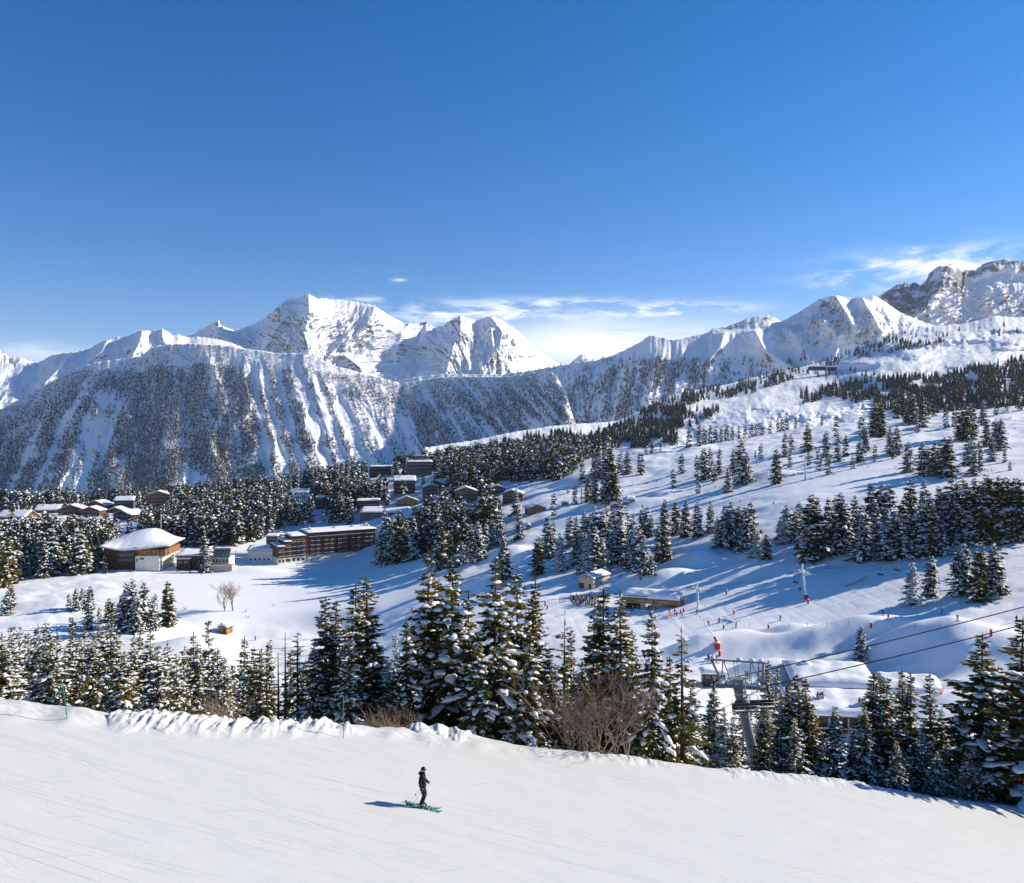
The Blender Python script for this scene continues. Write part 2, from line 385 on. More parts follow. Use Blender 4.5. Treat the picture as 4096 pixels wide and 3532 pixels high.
CREST_L1 = [(-1000, 1840), (-500, 1730), (0, 1640), (74, 1600), (149, 1559), (223, 1519), (297, 1478), (378, 1451), (473, 1438), (568, 1424), (608, 1388), (676, 1377), (777, 1374), (878, 1380), (1000, 1397), (1095, 1411), (1216, 1414), (1284, 1438), (1345, 1465), (1400, 1478), (1523, 1512), (1604, 1534), (1678, 1522), (1773, 1507), (1908, 1506), (2010, 1507), (2111, 1496), (2190, 1482), (2225, 1500), (2262, 1570), (2290, 1660), (2330, 1760)]
CREST_M1 = [(1380, 1640), (1480, 1570), (1560, 1530), (1640, 1512), (1678, 1505), (1773, 1495), (1908, 1497), (2010, 1497), (2111, 1485), (2219, 1465), (2290, 1453), (2381, 1441), (2462, 1418), (2557, 1370), (2597, 1342), (2620, 1345), (2696, 1360), (2784, 1341), (2831, 1331), (2851, 1314), (2905, 1307), (2980, 1277), (3034, 1263), (3074, 1262), (3128, 1284), (3182, 1257), (3236, 1223), (3277, 1196), (3338, 1179), (3412, 1193), (3446, 1186), (3470, 1200), (3493, 1182), (3520, 1193), (3600, 1250), (3700, 1290), (3900, 1360)]
CREST_R = [(3380, 1330), (3440, 1260), (3513, 1189), (3547, 1162), (3595, 1135), (3612, 1138), (3616, 1128), (3632, 1130), (3640, 1140), (3650, 1131), (3672, 1130), (3680, 1142), (3706, 1122), (3716, 1092), (3750, 1066), (3804, 1057), (3845, 1076), (3852, 1092), (3860, 1080), (3899, 1081), (3946, 1049), (4020, 1037), (4096, 1044), (4300, 1050), (4700, 1110), (5200, 1180)]
CREST_P = [(1700, 1790), (1900, 1760), (2050, 1728), (2200, 1705), (2380, 1690), (2460, 1685), (2520, 1660), (2600, 1625), (2696, 1575), (2899, 1540), (3067, 1497), (3200, 1470), (3297, 1446), (3372, 1419), (3473, 1372), (3520, 1348), (3608, 1324), (3710, 1307), (3845, 1297), (3932, 1277), (3980, 1264), (4096, 1270), (4400, 1280), (5000, 1260), (5600, 1240)]

relief('far_peak', [(-700, 1480), (-300, 1380), (-100, 1415), (0, 1401), (25, 1420), (40, 1430), (80, 1429), (110, 1440), (135, 1448), (200, 1490), (350, 1560)], [(-700, 1640), (350, 1640)], 9500, 8600, 5, 60, peak_fn(3.0, 150, 3), jag=5, mat=M_PEAK, rockfn=rock_steep(.62, .1))
relief('far_knob', [(2200, 1500), (2260, 1470), (2286, 1448), (2327, 1415), (2345, 1418), (2368, 1431), (2400, 1438), (2480, 1470), (2600, 1500)], [(2200, 1520), (2600, 1520)], 9000, 8700, 4, 40, peak_fn(2.6, 60, 6), jag=3, mat=M_PEAK, rockfn=rock_steep(.66, .1))
relief('main_peak', CREST_MP, [(640, 1600), (1300, 1600), (1700, 1600), (2400, 1560)], 8000, 6500, 3, 170, peak_fn(2.3, 135, 21), jag=7, mat=M_PEAK,
       ridges=[([(1233, 1176), (1238, 1250), (1215, 1330), (1235, 1400), (1215, 1500)], 430, 75), ([(1841, 1261), (1842, 1330), (1812, 1390), (1785, 1490)], 420, 70),
               ([(1125, 1215), (1122, 1290), (1062, 1390)], 240, 40), ([(1962, 1264), (2010, 1330), (2000, 1380), (1930, 1480)], 260, 45), ([(1500, 1225), (1470, 1300), (1385, 1370)], 180, 40),
               ([(1640, 1290), (1610, 1330), (1590, 1400)], 130, 30), ([(872, 1282), (905, 1340), (950, 1400)], 220, 50), ([(1375, 1420), (1440, 1470), (1480, 1560)], 150, 35), ([(1700, 1290), (1665, 1380), (1660, 1450)], -200, 70)],
       rockfn=rock_steep(.50, .14, .62))
relief('snow_crest', CREST_L2, [(-900, 1700), (0, 1660), (1300, 1560)], 5600, 4600, 4, 110, peak_fn(1.6, 75, 41, .1), jag=6, mat=M_PEAK,
       ridges=[([(568, 1320), (560, 1360), (520, 1440)], 130, 45), ([(430, 1358), (400, 1410), (330, 1480)], 120, 40), ([(650, 1313), (660, 1370), (700, 1420)], 110, 45), ([(290, 1408), (250, 1460), (180, 1530)], 110, 45)],
       rockfn=rock_steep(.55, .12, .5))
def fan(U, V): return (U - 800) / (1 + (V - 1400) / 900 * .75)
def L1_chute(U, V):
    s = fan(U, V); o = 0
    for c, w, a, v0, v1 in [(-330, 22, 1, 1560, 2100), (-365, 14, .9, 1620, 2100), (-285, 16, .8, 1600, 1900), (-445, 16, .8, 1650, 2100), (198, 14, 1, 1440, 2050), (240, 14, .95, 1440, 2000), (290, 16, .9, 1460, 1950), (365, 26, 1, 1450, 2100), (420, 20, 1, 1480, 2100), (478, 22, .95, 1540, 2100), (-60, 5, .7, 1560, 2000), (95, 6, .7, 1550, 2000), (560, 20, .8, 1600, 2100), (640, 14, .7, 1640, 2100), (-520, 12, .7, 1700, 2100)]:
        w2 = w * (.55 + .9 * (.5 + pn(V / 60, V * 0 + c, 8)))
        o = np.maximum(o, a * np.exp(-((s - c + 9 * pn(V / 90, V * 0 + c * .37, 9)) / w2) ** 2) * sstep(v0 - 40, v0 + 40, V) * (1 - sstep(v1 - 60, v1 + 40, V)))
    return o
def l1_fn(U, V, t):
    s = fan(U, V); e = np.maximum(np.minimum(1, (1 - t) * 7), sstep(2130, 2215, U))
    w = s + 10 * pn(U / 90, V / 140, 3)
    bad = sstep(330, 420, s) * (1 - sstep(640, 720, s)) * sstep(1480, 1620, V)
    w = w + 16 * pn(U / 200, V / 260, 4) + 5 * pn(s / 30, V / 60, 6); am = .45 + .9 * np.clip(.5 + pn(s / 130, V / 300, 16), 0, 1)
    return -e * am * (26 * ridged((w + 22 * pn(U / 140, V / 120, 18)) / 110, V / 420, 2, 12) + 6 * ridged(w / 33 + 4, V / 160, 2, 13) + 4 * fbm(w / 14, V / 30, 3, 14) + bad * 9 * ridged(w / 15, V / 160, 2, 15)) + 14 * L1_chute(U, V) * e
def l1_rock(U, V, t, n):
    s = fan(U, V); return .35 * sstep(300, 380, s) * (1 - sstep(700, 760, s)) * sstep(.55, .2, n[..., 2]) + .05
relief('forested_mountain', CREST_L1, [(-1000, 2250), (0, 2160), (1000, 2080), (1400, 2040), (2330, 1960)], [(-1000, 3100), (600, 3100), (1300, 3000), (1700, 3020), (2150, 2820), (2240, 2680), (2330, 2400)], [(-1000, 2200), (1000, 2250), (1700, 2330), (2150, 2250), (2330, 2020)], 4, 180, l1_fn, jag=5, mat=M_HILL, rockfn=l1_rock, back=2.6)
def m1_fn(U, V, t):
    e = np.minimum(1, (1 - t) * 6); s = U + (V - 1600) * np.interp(U, [1500, 1900, 2300, 3300], [-.5, -.15, .25, -.3])
    w = s + 12 * pn(U / 80, V / 120, 5); lowf = 1 - .6 * sstep(2500, 2900, U)
    hi = sstep(2900, 3250, U) * sstep(1420, 1330, V)
    return -e * (lowf * (45 * ridged(w / 85, V / 700, 2, 52) + 16 * ridged(w / 26, V / 260, 2, 53)) + (12 + 30 * hi) * fbm(w / 34, V / 50, 4, 54) + hi * 55 * ridged(U / 55 + V / 90, V / 80, 4, 55) + hi * 16 * ridged(U / 17 - V / 40, V / 22, 3, 56))
def m1_extra(U, V, t):
    return .42 * sstep(2780, 2850, U) * sstep(3140, 3060, U) * np.exp(-((V - np.interp(U, [2780, 2905, 3074, 3128], [1342, 1318, 1272, 1295])) / 14) ** 2) + .25 * np.exp(-((U - 3275) / 60) ** 2 - ((V - 1250) / 45) ** 2)
relief('snow_ridge', CREST_M1, [(1380, 1800), (2000, 1790), (2600, 1760), (3200, 1640), (3900, 1480)], [(1380, 4300), (2100, 4000), (2700, 3550), (3340, 3750), (3900, 3700)], [(1380, 3600), (2100, 3200), (2600, 2800), (3200, 3150), (3900, 3200)], 4, 190, m1_fn, jag=5, mat=M_PEAK,
       ridges=[([(3020, 1325), (3060, 1400), (3120, 1440), (3182, 1475)], 120, 34), ([(3155, 1311), (3200, 1370), (3240, 1430), (3257, 1465)], 120, 32), ([(3290, 1277), (3345, 1340), (3350, 1390), (3335, 1450)], 130, 38), ([(3338, 1179), (3370, 1230), (3420, 1310)], 150, 42), ([(3446, 1186), (3480, 1250), (3530, 1330)], 150, 35), ([(2900, 1330), (2880, 1390), (2830, 1450)], 90, 40)],
       rockfn=rock_steep(.42, .2, .38, m1_extra))
def r_extra(U, V, t):
    c = np.interp(U, [c[0] for c in CREST_R], [c[1] for c in CREST_R])
    cl = np.interp(U, [3500, 3560, 3700, 3850, 3870, 3950, 4096, 4300], [90, 130, 120, 80, 30, 48, 45, 40])
    return .55 * sstep(cl + 16, cl - 22, V - c) + .42 * (pn(U / 60 - V / 60, (U + 2.2 * V) / 26, 5) > .32) * sstep(1120, 1180, V)
def r_fn(U, V, t):
    x = U * 1.5; y = V * 1.5; e = .3 + .7 * np.minimum(1, (1 - t) * 7); cl = r_extra(U, V, t)
    return -e * ((30 + 60 * np.clip(cl, 0, 1)) * ridged(x / 95, y / 190, 3, 71) + 45 * fbm((x + 1.2 * y) / 260, (y - .3 * x) / 90, 4, 72) + 12 * fbm(x / 25, y / 18, 3, 73)) - 110 * np.clip(cl, 0, .8)
relief('rocky_mountain', CREST_R, [(3380, 1420), (3700, 1420), (4096, 1400), (5200, 1420)], 5200, 4300, 3, 150, r_fn, jag=6, mat=M_DENT, rockfn=lambda U, V, t, n: r_extra(U, V, t) + .15 * sstep(.6, .3, n[..., 2]),
       ridges=[([(3790, 1060), (3770, 1130), (3730, 1200), (3650, 1280)], 120, 50)])
def p_fn(U, V, t):
    e = np.minimum(1, (1 - t) * 10)
    cut = np.exp(-((V - np.interp(U, [2700, 3000, 3250, 3400], [1640, 1650, 1640, 1620])) / 45) ** 2) * sstep(2690, 2760, U) * (1 - sstep(3420, 3500, U))
    knob = sstep(1500, 1430, V) * sstep(3350, 3600, U) * (1 - .6 * sstep(1330, 1400, V))
    terr = sstep(3000, 3300, U) * sstep(1580, 1500, V)
    return -e * (62 * fbm(U / 150, V / 80, 4, 91) + 8 * fbm(U / 30, V / 22, 3, 92) + knob * (30 * ridged(U / 75 + V / 60, V / 30, 3, 94) + 14 * fbm(U / 22, V / 12, 3, 95)) + terr * 95 * np.clip(pn(U / 260 + V / 300, V / 42, 97), -.3, 1)) - cut * (40 + 16 * ridged((U + .5 * (V - 1600) * np.sign(U - 3150)) / 46 + .8 * pn(U / 40, V / 30, 99), V / 70, 4, 93))
def p_rock(U, V, t, n):
    cut = np.exp(-((V - np.interp(U, [2700, 2850, 2960, 3100, 3230], [1608, 1600, 1615, 1640, 1610])) / 15) ** 2) * sstep(2690, 2760, U) * (1 - sstep(3240, 3290, U))
    return .25 * cut * (.4 + pn(U / 40, V / 12, 96)) + .3 * sstep(1460, 1380, V) * sstep(3450, 3600, U) * (fbm(U / 26, V / 9, 3, 98) > .12)
relief('snow_plateau', CREST_P, [(1700, 1960), (2500, 1900), (3000, 1810), (3500, 1790), (5600, 1760)], [(1700, 1550), (2450, 1850), (2700, 2150), (3300, 2450), (4096, 2550), (5600, 2500)], [(1700, 1150), (2500, 1120), (4096, 1080), (5600, 1080)], 4, 170, p_fn, jag=4, mat=M_PLAT, rockfn=p_rock, p=1.6, back=.5)
# ================================================================== trees
def needle_mat(name, lo, hi, warm):
    m, nt = nodes(name)
    f = noise(nt, 1.3, 4, .6); f2 = noise(nt, .35, 3)
    c = ramp(nt, f, [(.3, lo), (.62, hi)])
    mx = N(nt, 'ShaderNodeMix', data_type='RGBA'); L(nt, ramp(nt, f2, [(.48, (0, 0, 0)), (.68, (1, 1, 1))]), mx.inputs['Factor']); L(nt, c, mx.inputs['A']); mx.inputs['B'].default_value = (*warm, 1)
    d = N(nt, 'ShaderNodeBsdfDiffuse'); L(nt, mx.outputs['Result'], d.inputs['Color'])
    t = N(nt, 'ShaderNodeBsdfTranslucent'); L(nt, mx.outputs['Result'], t.inputs['Color'])
    s = N(nt, 'ShaderNodeMixShader'); s.inputs[0].default_value = .38; L(nt, d.outputs[0], s.inputs[1]); L(nt, t.outputs[0], s.inputs[2])
    o = N(nt, 'ShaderNodeOutputMaterial'); L(nt, s.outputs[0], o.inputs['Surface'])
    MATS[name] = m; return m
M_NEEDLE = needle_mat('spruce_needles', (.026, .038, .012), (.110, .104, .026), (.30, .215, .028))
M_NEEDLE_DARK = needle_mat('dark_spruce_needles', (.022, .032, .018), (.060, .070, .030), (.12, .105, .03))
M_BARK = plain('spruce_bark', (.09, .065, .05), .9, .1, .4, 6)
M_TWIG = plain('bare_twigs', (.32, .22, .145), .9, .1, .3, 4)
M_TWIG_GREY = plain('grey_twigs', (.20, .165, .14), .9, .1, .3, 4)
M_BIRCH = plain('birch_bark', (.33, .25, .21), .9, .1, .35, 3)

def spruce_meshes(seed, H, Rd, dz, nb, ntw, snow_p, snow_r, tuft_p, shape=.85, droop=.5, twl=.34, low=.04, thin=0.0, blob=True, needle=M_NEEDLE):
    rnd = random.Random(seed); tb, cb, sb = MB(), MB(), MB()
    lean = rnd.uniform(-.01, .01) * H
    ax = lambda z: Vector((lean * (z / H) ** 2, 0, z))
    tb.tube([ax(H * q) for q in (0, .1, .3, .6, .85, 1)], [H * .014 + .02, H * .0125, H * .010, H * .006, H * .003, .008], 6)
    z = H * low; lv = 0
    gap_az, gap_z = rnd.uniform(0, 6.28), rnd.uniform(.2, .7)
    while z < H * .985:
        q = z / H; n = nb + rnd.choice((-1, 0, 0, 1)); a0 = rnd.uniform(0, 6.28)
        env = Rd * (1 - q) ** shape * (1 if q > .1 else .82 + 1.8 * q)
        wob = 1 + .22 * math.sin(lv * 1.7 + seed) * rnd.random()
        for b in range(n):
            if rnd.random() < thin: continue
            az = a0 + 6.283 * b / n + rnd.uniform(-.3, .3)
            Lb = max(.18, env * wob * rnd.choice((.62, .8, .95, 1.05, 1.3)) * rnd.uniform(.9, 1.1))
            if abs((az - gap_az + 3.14) % 6.28 - 3.14) < .6 and abs(q - gap_z) < .12: Lb *= .55
            el = .55 * (q - .35) + rnd.uniform(-.12, .12); dr = droop * (1 - q * .9) * rnd.uniform(.6, 1.3)
            out = Vector((math.cos(az), math.sin(az), 0)); side = Vector((-math.sin(az), math.cos(az), 0))
            o = ax(z + rnd.uniform(-.8, .8) * dz)
            def P(s): return o + out * (Lb * s) + Vector((0, 0, Lb * (math.tan(el) * s - dr * s * s + .42 * dr * s ** 4)))
            if H > 8 and Lb > .5: tb.tube([P(0), P(.5), P(.95)], [.012 + .014 * Lb, .012 + .006 * Lb, .006], 3, cap=False)
            m = max(5, int(ntw * (.35 + .65 * Lb / Rd)))
            for i in range(m):
                s = .06 + .94 * (i + rnd.random()) / m; p = P(s); d = (P(min(1, s + .05)) - P(s - .05)).normalized()
                sg = 1 if i % 2 else -1
                tl = twl * (.55 + .6 * rnd.random()) * (.5 + .9 * min(1, Lb)) * (1.15 - .45 * s) * (1.0 if s < .93 else .9)
                aa = rnd.uniform(.35, 1.15) if s < .95 else rnd.uniform(0, .3)
                td = (d * math.cos(aa) + side * sg * math.sin(aa) + Vector((0, 0, -rnd.uniform(.05, .6)))).normalized()
                w = tl * rnd.uniform(.22, .40)
                nn = td.cross(Vector((rnd.uniform(-.5, .5), rnd.uniform(-.5, .5), 1))).normalized()
                if rnd.random() < .4: nn = (nn * .4 + Vector((0, 0, 1)) * .6)
                a, c = p + td * tl * .45 + nn * w, p + td * tl * .45 - nn * w
                cb.add([p, a, p + td * tl, c], [(0, 1, 2, 3)])
                if rnd.random() < tuft_p:
                    r = w * rnd.uniform(1.0, 2.1); pp = p + td * tl * rnd.uniform(.3, .8); up = Vector((0, 0, r * rnd.uniform(.5, .9)))
                    e1 = td * tl * rnd.uniform(.25, .5); e2 = side * sg * r * .9 if abs(td.dot(side)) < .7 else out * r * .9
                    lift = Vector((0, 0, .012))
                    sb.add([pp - e1 + lift, pp - e2 + lift, pp + e1 + lift, pp + e2 + lift, pp + up], [(0, 1, 4), (1, 2, 4), (2, 3, 4), (3, 0, 4)], smooth=True)
            if rnd.random() < snow_p and Lb > .3:
                s0 = rnd.uniform(.15, .5); s1 = rnd.uniform(.75, 1.02)
                k = 5 if blob else 3; pts, rr = [], []
                for j in range(k + 1):
                    s = s0 + (s1 - s0) * j / k; r = snow_r * (.45 + .85 * rnd.random()) * (.55 + .5 * min(1.2, Lb)) * (1 if 0 < j < k else .3)
                    pts.append(P(s) + Vector((0, 0, r * .45)) + side * rnd.uniform(-.4, .4) * r); rr.append(r)
                sb.tube(pts, rr, 6 if blob else 4, flat=.62)
        z += dz * (1 + .5 * (1 - q)) * rnd.uniform(.85, 1.15); lv += 1
    top = ax(H)
    cb.add([top + Vector((0, 0, .02 * H)), top + Vector((.05, 0, -.03 * H)), top + Vector((-.02, .05, -.03 * H)), top + Vector((-.02, -.05, -.03 * H))], [(0, 1, 2), (0, 2, 3), (0, 3, 1)])
    return tb.mesh('trunk', M_BARK), cb.mesh('crown', needle), sb.mesh('snow_load', M_TREESNOW), H

NEAR = {}
NEAR['heavy'] = [spruce_meshes(101 + i, 12, 2.55, .40, 7, 34, .40, .19, .07, .92, .78) for i in range(3)]
NEAR['dusted'] = [spruce_meshes(131 + i, 11, 2.0 + .15 * i, .34 + .03 * i, 7, 29, .30, .11, .20, .88, .62) for i in range(5)]
NEAR['slim'] = [spruce_meshes(151 + i, 12, 1.4 + .15 * i, .40, 7, 29, .22, .13, .10, .85, .5) for i in range(4)]
NEAR['sparse'] = [spruce_meshes(171 + i, 11, 1.75, .62, 6, 19, .14, .17, .07, .75, .35, thin=.2, low=.10) for i in range(2)]
MID = [spruce_meshes(201 + i, 20, 4.0, 1.15, 8, 17, .50, .30, .24, .95, .55, twl=1.2, blob=False, needle=M_NEEDLE_DARK) for i in range(4)]
MID_SLIM = [spruce_meshes(221 + i, 20, 3.0, 1.1, 7, 15, .45, .28, .22, .9, .5, twl=1.1, blob=False, needle=M_NEEDLE_DARK) for i in range(3)]
MID_DARK = [spruce_meshes(241 + i, 20, 3.6, 1.1, 8, 19, .24, .26, .10, .9, .55, twl=1.2, blob=False, needle=M_NEEDLE) for i in range(2)]
MID_WHITE = [spruce_meshes(261 + i, 20, 4.0, 1.1, 8, 17, .85, .42, .6, .9, .55, twl=1.1, blob=False, needle=M_NEEDLE_DARK) for i in range(2)]

ORD = ['first', 'second', 'third', 'fourth', 'fifth', 'sixth', 'seventh', 'eighth', 'ninth', 'tenth', 'eleventh', 'twelfth', 'thirteenth', 'fourteenth', 'fifteenth', 'sixteenth', 'seventeenth', 'eighteenth', 'nineteenth', 'twentieth']
LOOK = {'heavy': 'thick padded spruce', 'dusted': 'snow dusted spruce', 'slim': 'slim spruce', 'sparse': 'thin sparse spruce', 'mid': 'snowy spruce', 'mid_slim': 'slender snowy spruce', 'dark': 'dark spruce', 'white': 'white coated spruce'}
TREES = []
def tree_label(look, i, n, where):
    if n == 1: return f"only {look} {where}"
    if i == 0: o = 'first from left'
    elif i == n - 1: o = 'last at right'
    else: o = f'{ORD[i]} from left'
    return f"{look}, {o} of {n} {where}"
def place_tree(p, h, meshes, name, label, group, wide=1.0, rz=None):
    wide *= 1.22
    TREES.append((p, h, meshes, name, label, group, wide, random.uniform(0, 6.28)))
SPARE = []
def grow_trees(limit=318):
    TREES.sort(key=lambda q: -q[1] / q[0].y)
    for i, (p, h, (tm, cm, sm, H), name, label, group, wide, rz) in enumerate(TREES):
        if i >= limit: SPARE.append((p, h)); continue
        t = thing(name, label, 'spruce', p, rz, group); k = h / H; t.scale = (k * wide, k * wide, k)
        link('trunk', tm, t); link('crown', cm, t); link('branch_snow', sm, t)['kind'] = 'stuff'
KIND = {'m': ('mid', MID), 's': ('mid_slim', MID_SLIM), 'd': ('dark', MID_DARK), 'w': ('white', MID_WHITE)}
def cluster(where, group, win, rows, dmin=110.0, dmax=1050.0):
    """rows: (X, Ybase, Ytop, kind) read off one enlarged window of the photo"""
    u0, v0, sc = win; items = []
    for r in rows:
        X, yb, yt = r[:3]; kd = r[3] if len(r) > 3 else random.choice('mmmssmd')
        u, vb, vt = u0 + X / sc, v0 + yb / sc, v0 + yt / sc
        p = hit(u, vb, dmin, dmax); h = (vb - vt) / F * p.y
        items.append((u, p, h, kd))
    items.sort(key=lambda q: q[0])
    kinds = {}
    for it in items: kinds.setdefault(it[3], []).append(it)
    for kd, its in kinds.items():
        nm, ms = KIND[kd]
        for i, (u, p, h, _) in enumerate(its):
            lab = tree_label(LOOK[nm], i, len(its), where)
            place_tree(p - Vector((0, 0, .4)), h + .4, random.choice(ms), 'spruce', lab, group, random.uniform(1.0, 1.28))
WA, WB, WC, WD, WE, WF, WG, WH = (0, 1750, 1.8836), (1000, 1750, 1.8836), (2000, 1750, 1.8836), (3000, 1750, 1.8905), (0, 2300, 1.8836), (1000, 2300, 1.8836), (2000, 2300, 1.8836), (2996, 2300, 1.8836)
WZ = (2696, 1000, 1.48)
G1 = 'snowy spruces on the slopes round the lift station'
cluster('beside the wooden chalet', G1, WC, [(120, 590, 395), (150, 765, 545), (405, 600, 430, 'd'), (30, 1070, 780, 'm')])
cluster('left of the stand above the shed', G1, WC, [(290, 1030, 745, 'd'), (360, 900, 605, 'm'), (395, 890, 620, 's'), (455, 1010, 715, 'w')])
cluster('fronting the stand above the shed', G1, WC, [(580, 955, 650, 'm'), (625, 1020, 725, 'm'), (665, 1035, 740, 'w'), (705, 1030, 680, 'm'), (770, 1000, 755, 'w'), (840, 950, 750, 'm'), (905, 960, 610, 'm'), (975, 960, 700, 's'), (1010, 1000, 690, 'm'), (1040, 1020, 640, 's'), (1085, 1045, 760, 'm'), (1145, 1050, 890, 'd')])
cluster('behind the stand above the shed', G1, WC, [(530, 830, 590, 'm'), (570, 800, 590, 's'), (635, 840, 550, 'm'), (710, 860, 550, 'm'), (770, 850, 560, 'm'), (805, 830, 520, 's'), (850, 850, 535, 'm'), (905, 880, 480, 'm'), (950, 860, 520, 's'), (1000, 900, 585, 'm'), (680, 830, 580, 's')])
cluster('in the row along upper piste', G1, WC, [(1075, 750, 515), (1110, 755, 520), (1140, 755, 590), (1200, 930, 660, 'm'), (1245, 945, 655, 'd'), (1240, 700, 485, 'd'), (1325, 740, 490, 'd'), (1400, 745, 480, 'd'), (1490, 745, 478, 's'), (1585, 710, 488, 's')])
cluster('near the pale gondola pylon', G1, WC, [(565, 505, 360), (665, 490, 290, 'd'), (715, 495, 285, 'd'), (785, 490, 260, 's'), (830, 480, 110, 'd'), (860, 480, 215, 'd'), (710, 300, 110), (745, 310, 100), (790, 310, 100), (840, 270, 80), (620, 350, 190)])
cluster('scattered above the upper piste', G1, WC, [(905, 270, 115), (960, 275, 95), (1060, 280, 110), (1100, 130, 60), (1145, 120, 30), (1210, 110, 60), (1370, 270, 120), (1305, 385, 240, 'd'), (1495, 425, 285), (1720, 410, 230)])
cluster('in the hillside clump above', G1, WC, [(1485, 300, 140), (1540, 320, 80), (1580, 300, 85), (1620, 340, 190, 'w'), (1655, 280, 70), (1760, 285, 95), (1820, 350, 15), (1860, 340, 120), (1925, 155, 95), (1965, 160, 45)])
cluster('behind the small red hut', G1, WC, [(1640, 805, 600, 'w'), (1700, 825, 520), (1745, 825, 510), (1690, 800, 560), (1800, 805, 530, 'd'), (1850, 850, 520, 'm'), (1890, 800, 485, 'd'), (1910, 905, 640), (1940, 905, 700, 'w'), (2010, 930, 738, 'd')])
cluster('on the shaded hillside', G1, WD, [(200, 355, 85, 'd'), (265, 150, -40), (310, 115, -30), (300, 225, 110, 'w'), (434, 110, -95), (442, 212, 110), (520, 250, 90), (575, 150, -50), (595, 280, 110), (665, 185, -25), (725, 145, -10), (775, 240, 135), (830, 190, 15), (875, 110, -75)])
cluster('on the rightmost shaded hillside', G1, WD, [(945, 180, 58), (1080, 165, 50, 'w'), (1060, 130, -75), (1110, 130, -96), (1195, 265, 30), (1250, 215, 130), (1300, 295, 40), (1345, 290, 62), (1400, 290, 30, 'd'), (1465, 300, -5, 'd'), (1505, 300, 0, 'd'), (1650, 210, -5), (1690, 292, 20), (1735, 250, 20), (1830, 175, -10), (1870, 100, -120), (1925, 190, 90), (1965, 255, 180)])
cluster('fronting the long dark stand', G1, WD, [(230, 800, 620, 'w'), (275, 805, 510, 'w'), (340, 800, 550, 'm'), (425, 830, 600, 'w'), (462, 920, 450, 'd'), (505, 900, 470, 'd'), (600, 860, 470, 'm'), (680, 880, 430, 'm'), (735, 860, 500, 'm'), (805, 790, 540, 'd'), (855, 930, 515, 'm'), (950, 850, 500, 'm'), (1040, 940, 580, 'm'), (1100, 880, 560, 'm'), (1165, 915, 520, 'm'), (1250, 895, 540, 'm'), (1290, 910, 500, 'm'), (1370, 900, 470, 'd'), (1440, 890, 560, 'm')])
cluster('ending the long dark stand', G1, WD, [(1500, 800, 400, 'm'), (1560, 885, 740, 'w'), (1560, 800, 340, 'm'), (1620, 810, 330, 'm'), (1655, 800, 440, 's'), (1700, 790, 330, 'm'), (1740, 800, 350, 'd'), (1785, 790, 300, 'd'), (1840, 790, 310, 'd'), (1890, 790, 330, 'd'), (1930, 780, 320, 'd'), (1970, 770, 310, 'd'), (2010, 770, 330, 'd'), (2055, 780, 320, 'd')])
cluster('at back of the long stand', G1, WD, [(375, 720, 480, 's'), (650, 720, 430, 's'), (690, 720, 440, 's'), (790, 680, 440, 'm'), (915, 700, 360, 'd'), (990, 690, 355, 'm'), (1060, 700, 355, 'm'), (1155, 720, 470, 'd'), (1215, 700, 318, 'd'), (1320, 700, 338, 'm'), (1430, 700, 385, 'd'), (1520, 690, 300, 'd'), (1610, 700, 310, 'm'), (1690, 690, 325, 'm'), (1880, 690, 305, 's'), (1440, 700, 400, 's'), (1040, 760, 520, 's'), (1215, 800, 470, 'd'), (1330, 800, 500, 'd')])
cluster('on the mound above the lower piste', G1, WD, [(1225, 1270, 950, 'w'), (1365, 1205, 900, 'm'), (1580, 1200, 860, 'm'), (1630, 1190, 805, 'm'), (1740, 1240, 785, 'd'), (1835, 1210, 830, 'm'), (1855, 1190, 830, 'd')])
cluster('alone beside the buried roof', G1, WH, [(843, 632, 405, 'm')])
G2 = 'spruces along the ridge crest'
cluster('on the ridge crest', G2, WZ, [(90, 1170, 1060), (150, 1160, 1030), (180, 1155, 1045), (215, 1145, 1040), (245, 1115, 1020, 'd'), (280, 1090, 1010, 'd'), (310, 1110, 1010, 'd'), (345, 1090, 1005, 'd'), (385, 1075, 1000), (420, 1090, 1015, 'd'), (460, 1070, 985, 'd'), (485, 1060, 985, 'd'), (520, 1060, 975, 'd'), (570, 1055, 980, 'd'), (615, 1045, 965, 'd'), (640, 1040, 960, 'd'), (668, 1040, 958, 'd'), (720, 1030, 965, 'd')], 500)
cluster('on the crest before the forest', G2, WZ, [(875, 1010, 955), (960, 1105, 990), (1110, 1105, 985), (1130, 1195, 1050), (1185, 1090, 900, 'd'), (1225, 1105, 900, 'd'), (1315, 980, 865, 'd'), (1340, 990, 858, 'd'), (1365, 985, 860, 'd'), (1410, 1035, 850, 'd'), (1380, 1020, 880, 'd'), (1470, 1050, 870, 'd'), (1440, 1080, 970), (1500, 1000, 875, 'd'), (1535, 985, 878, 'd')], 500)
cluster('at the right end of crest', G2, WZ, [(1610, 1050, 930), (1660, 1045, 920), (1700, 1120, 930), (1725, 1130, 925), (1765, 1120, 910), (1830, 1040, 905), (1910, 980, 878, 'd'), (1970, 960, 890), (2045, 950, 825, 'd'), (1900, 1180, 1000), (1940, 1190, 1005), (1850, 1165, 1015)], 500)
G3 = 'spruces round the frozen lake'
cluster('left of the curved roof hall', G3, WA, [(85, 1300, 1120, 'd'), (30, 1350, 1200), (60, 1340, 1150), (60, 1110, 760, 'd'), (25, 1130, 800, 'd'), (160, 1060, 890, 's'), (200, 1050, 860, 'm'), (290, 1040, 780, 'm'), (330, 1060, 770, 'm'), (400, 1035, 700, 'm'), (455, 1000, 740, 's'), (560, 1040, 800, 'd'), (600, 1035, 690, 'm'), (650, 1030, 750, 'd'), (690, 1020, 780, 'd')], 110, 560)
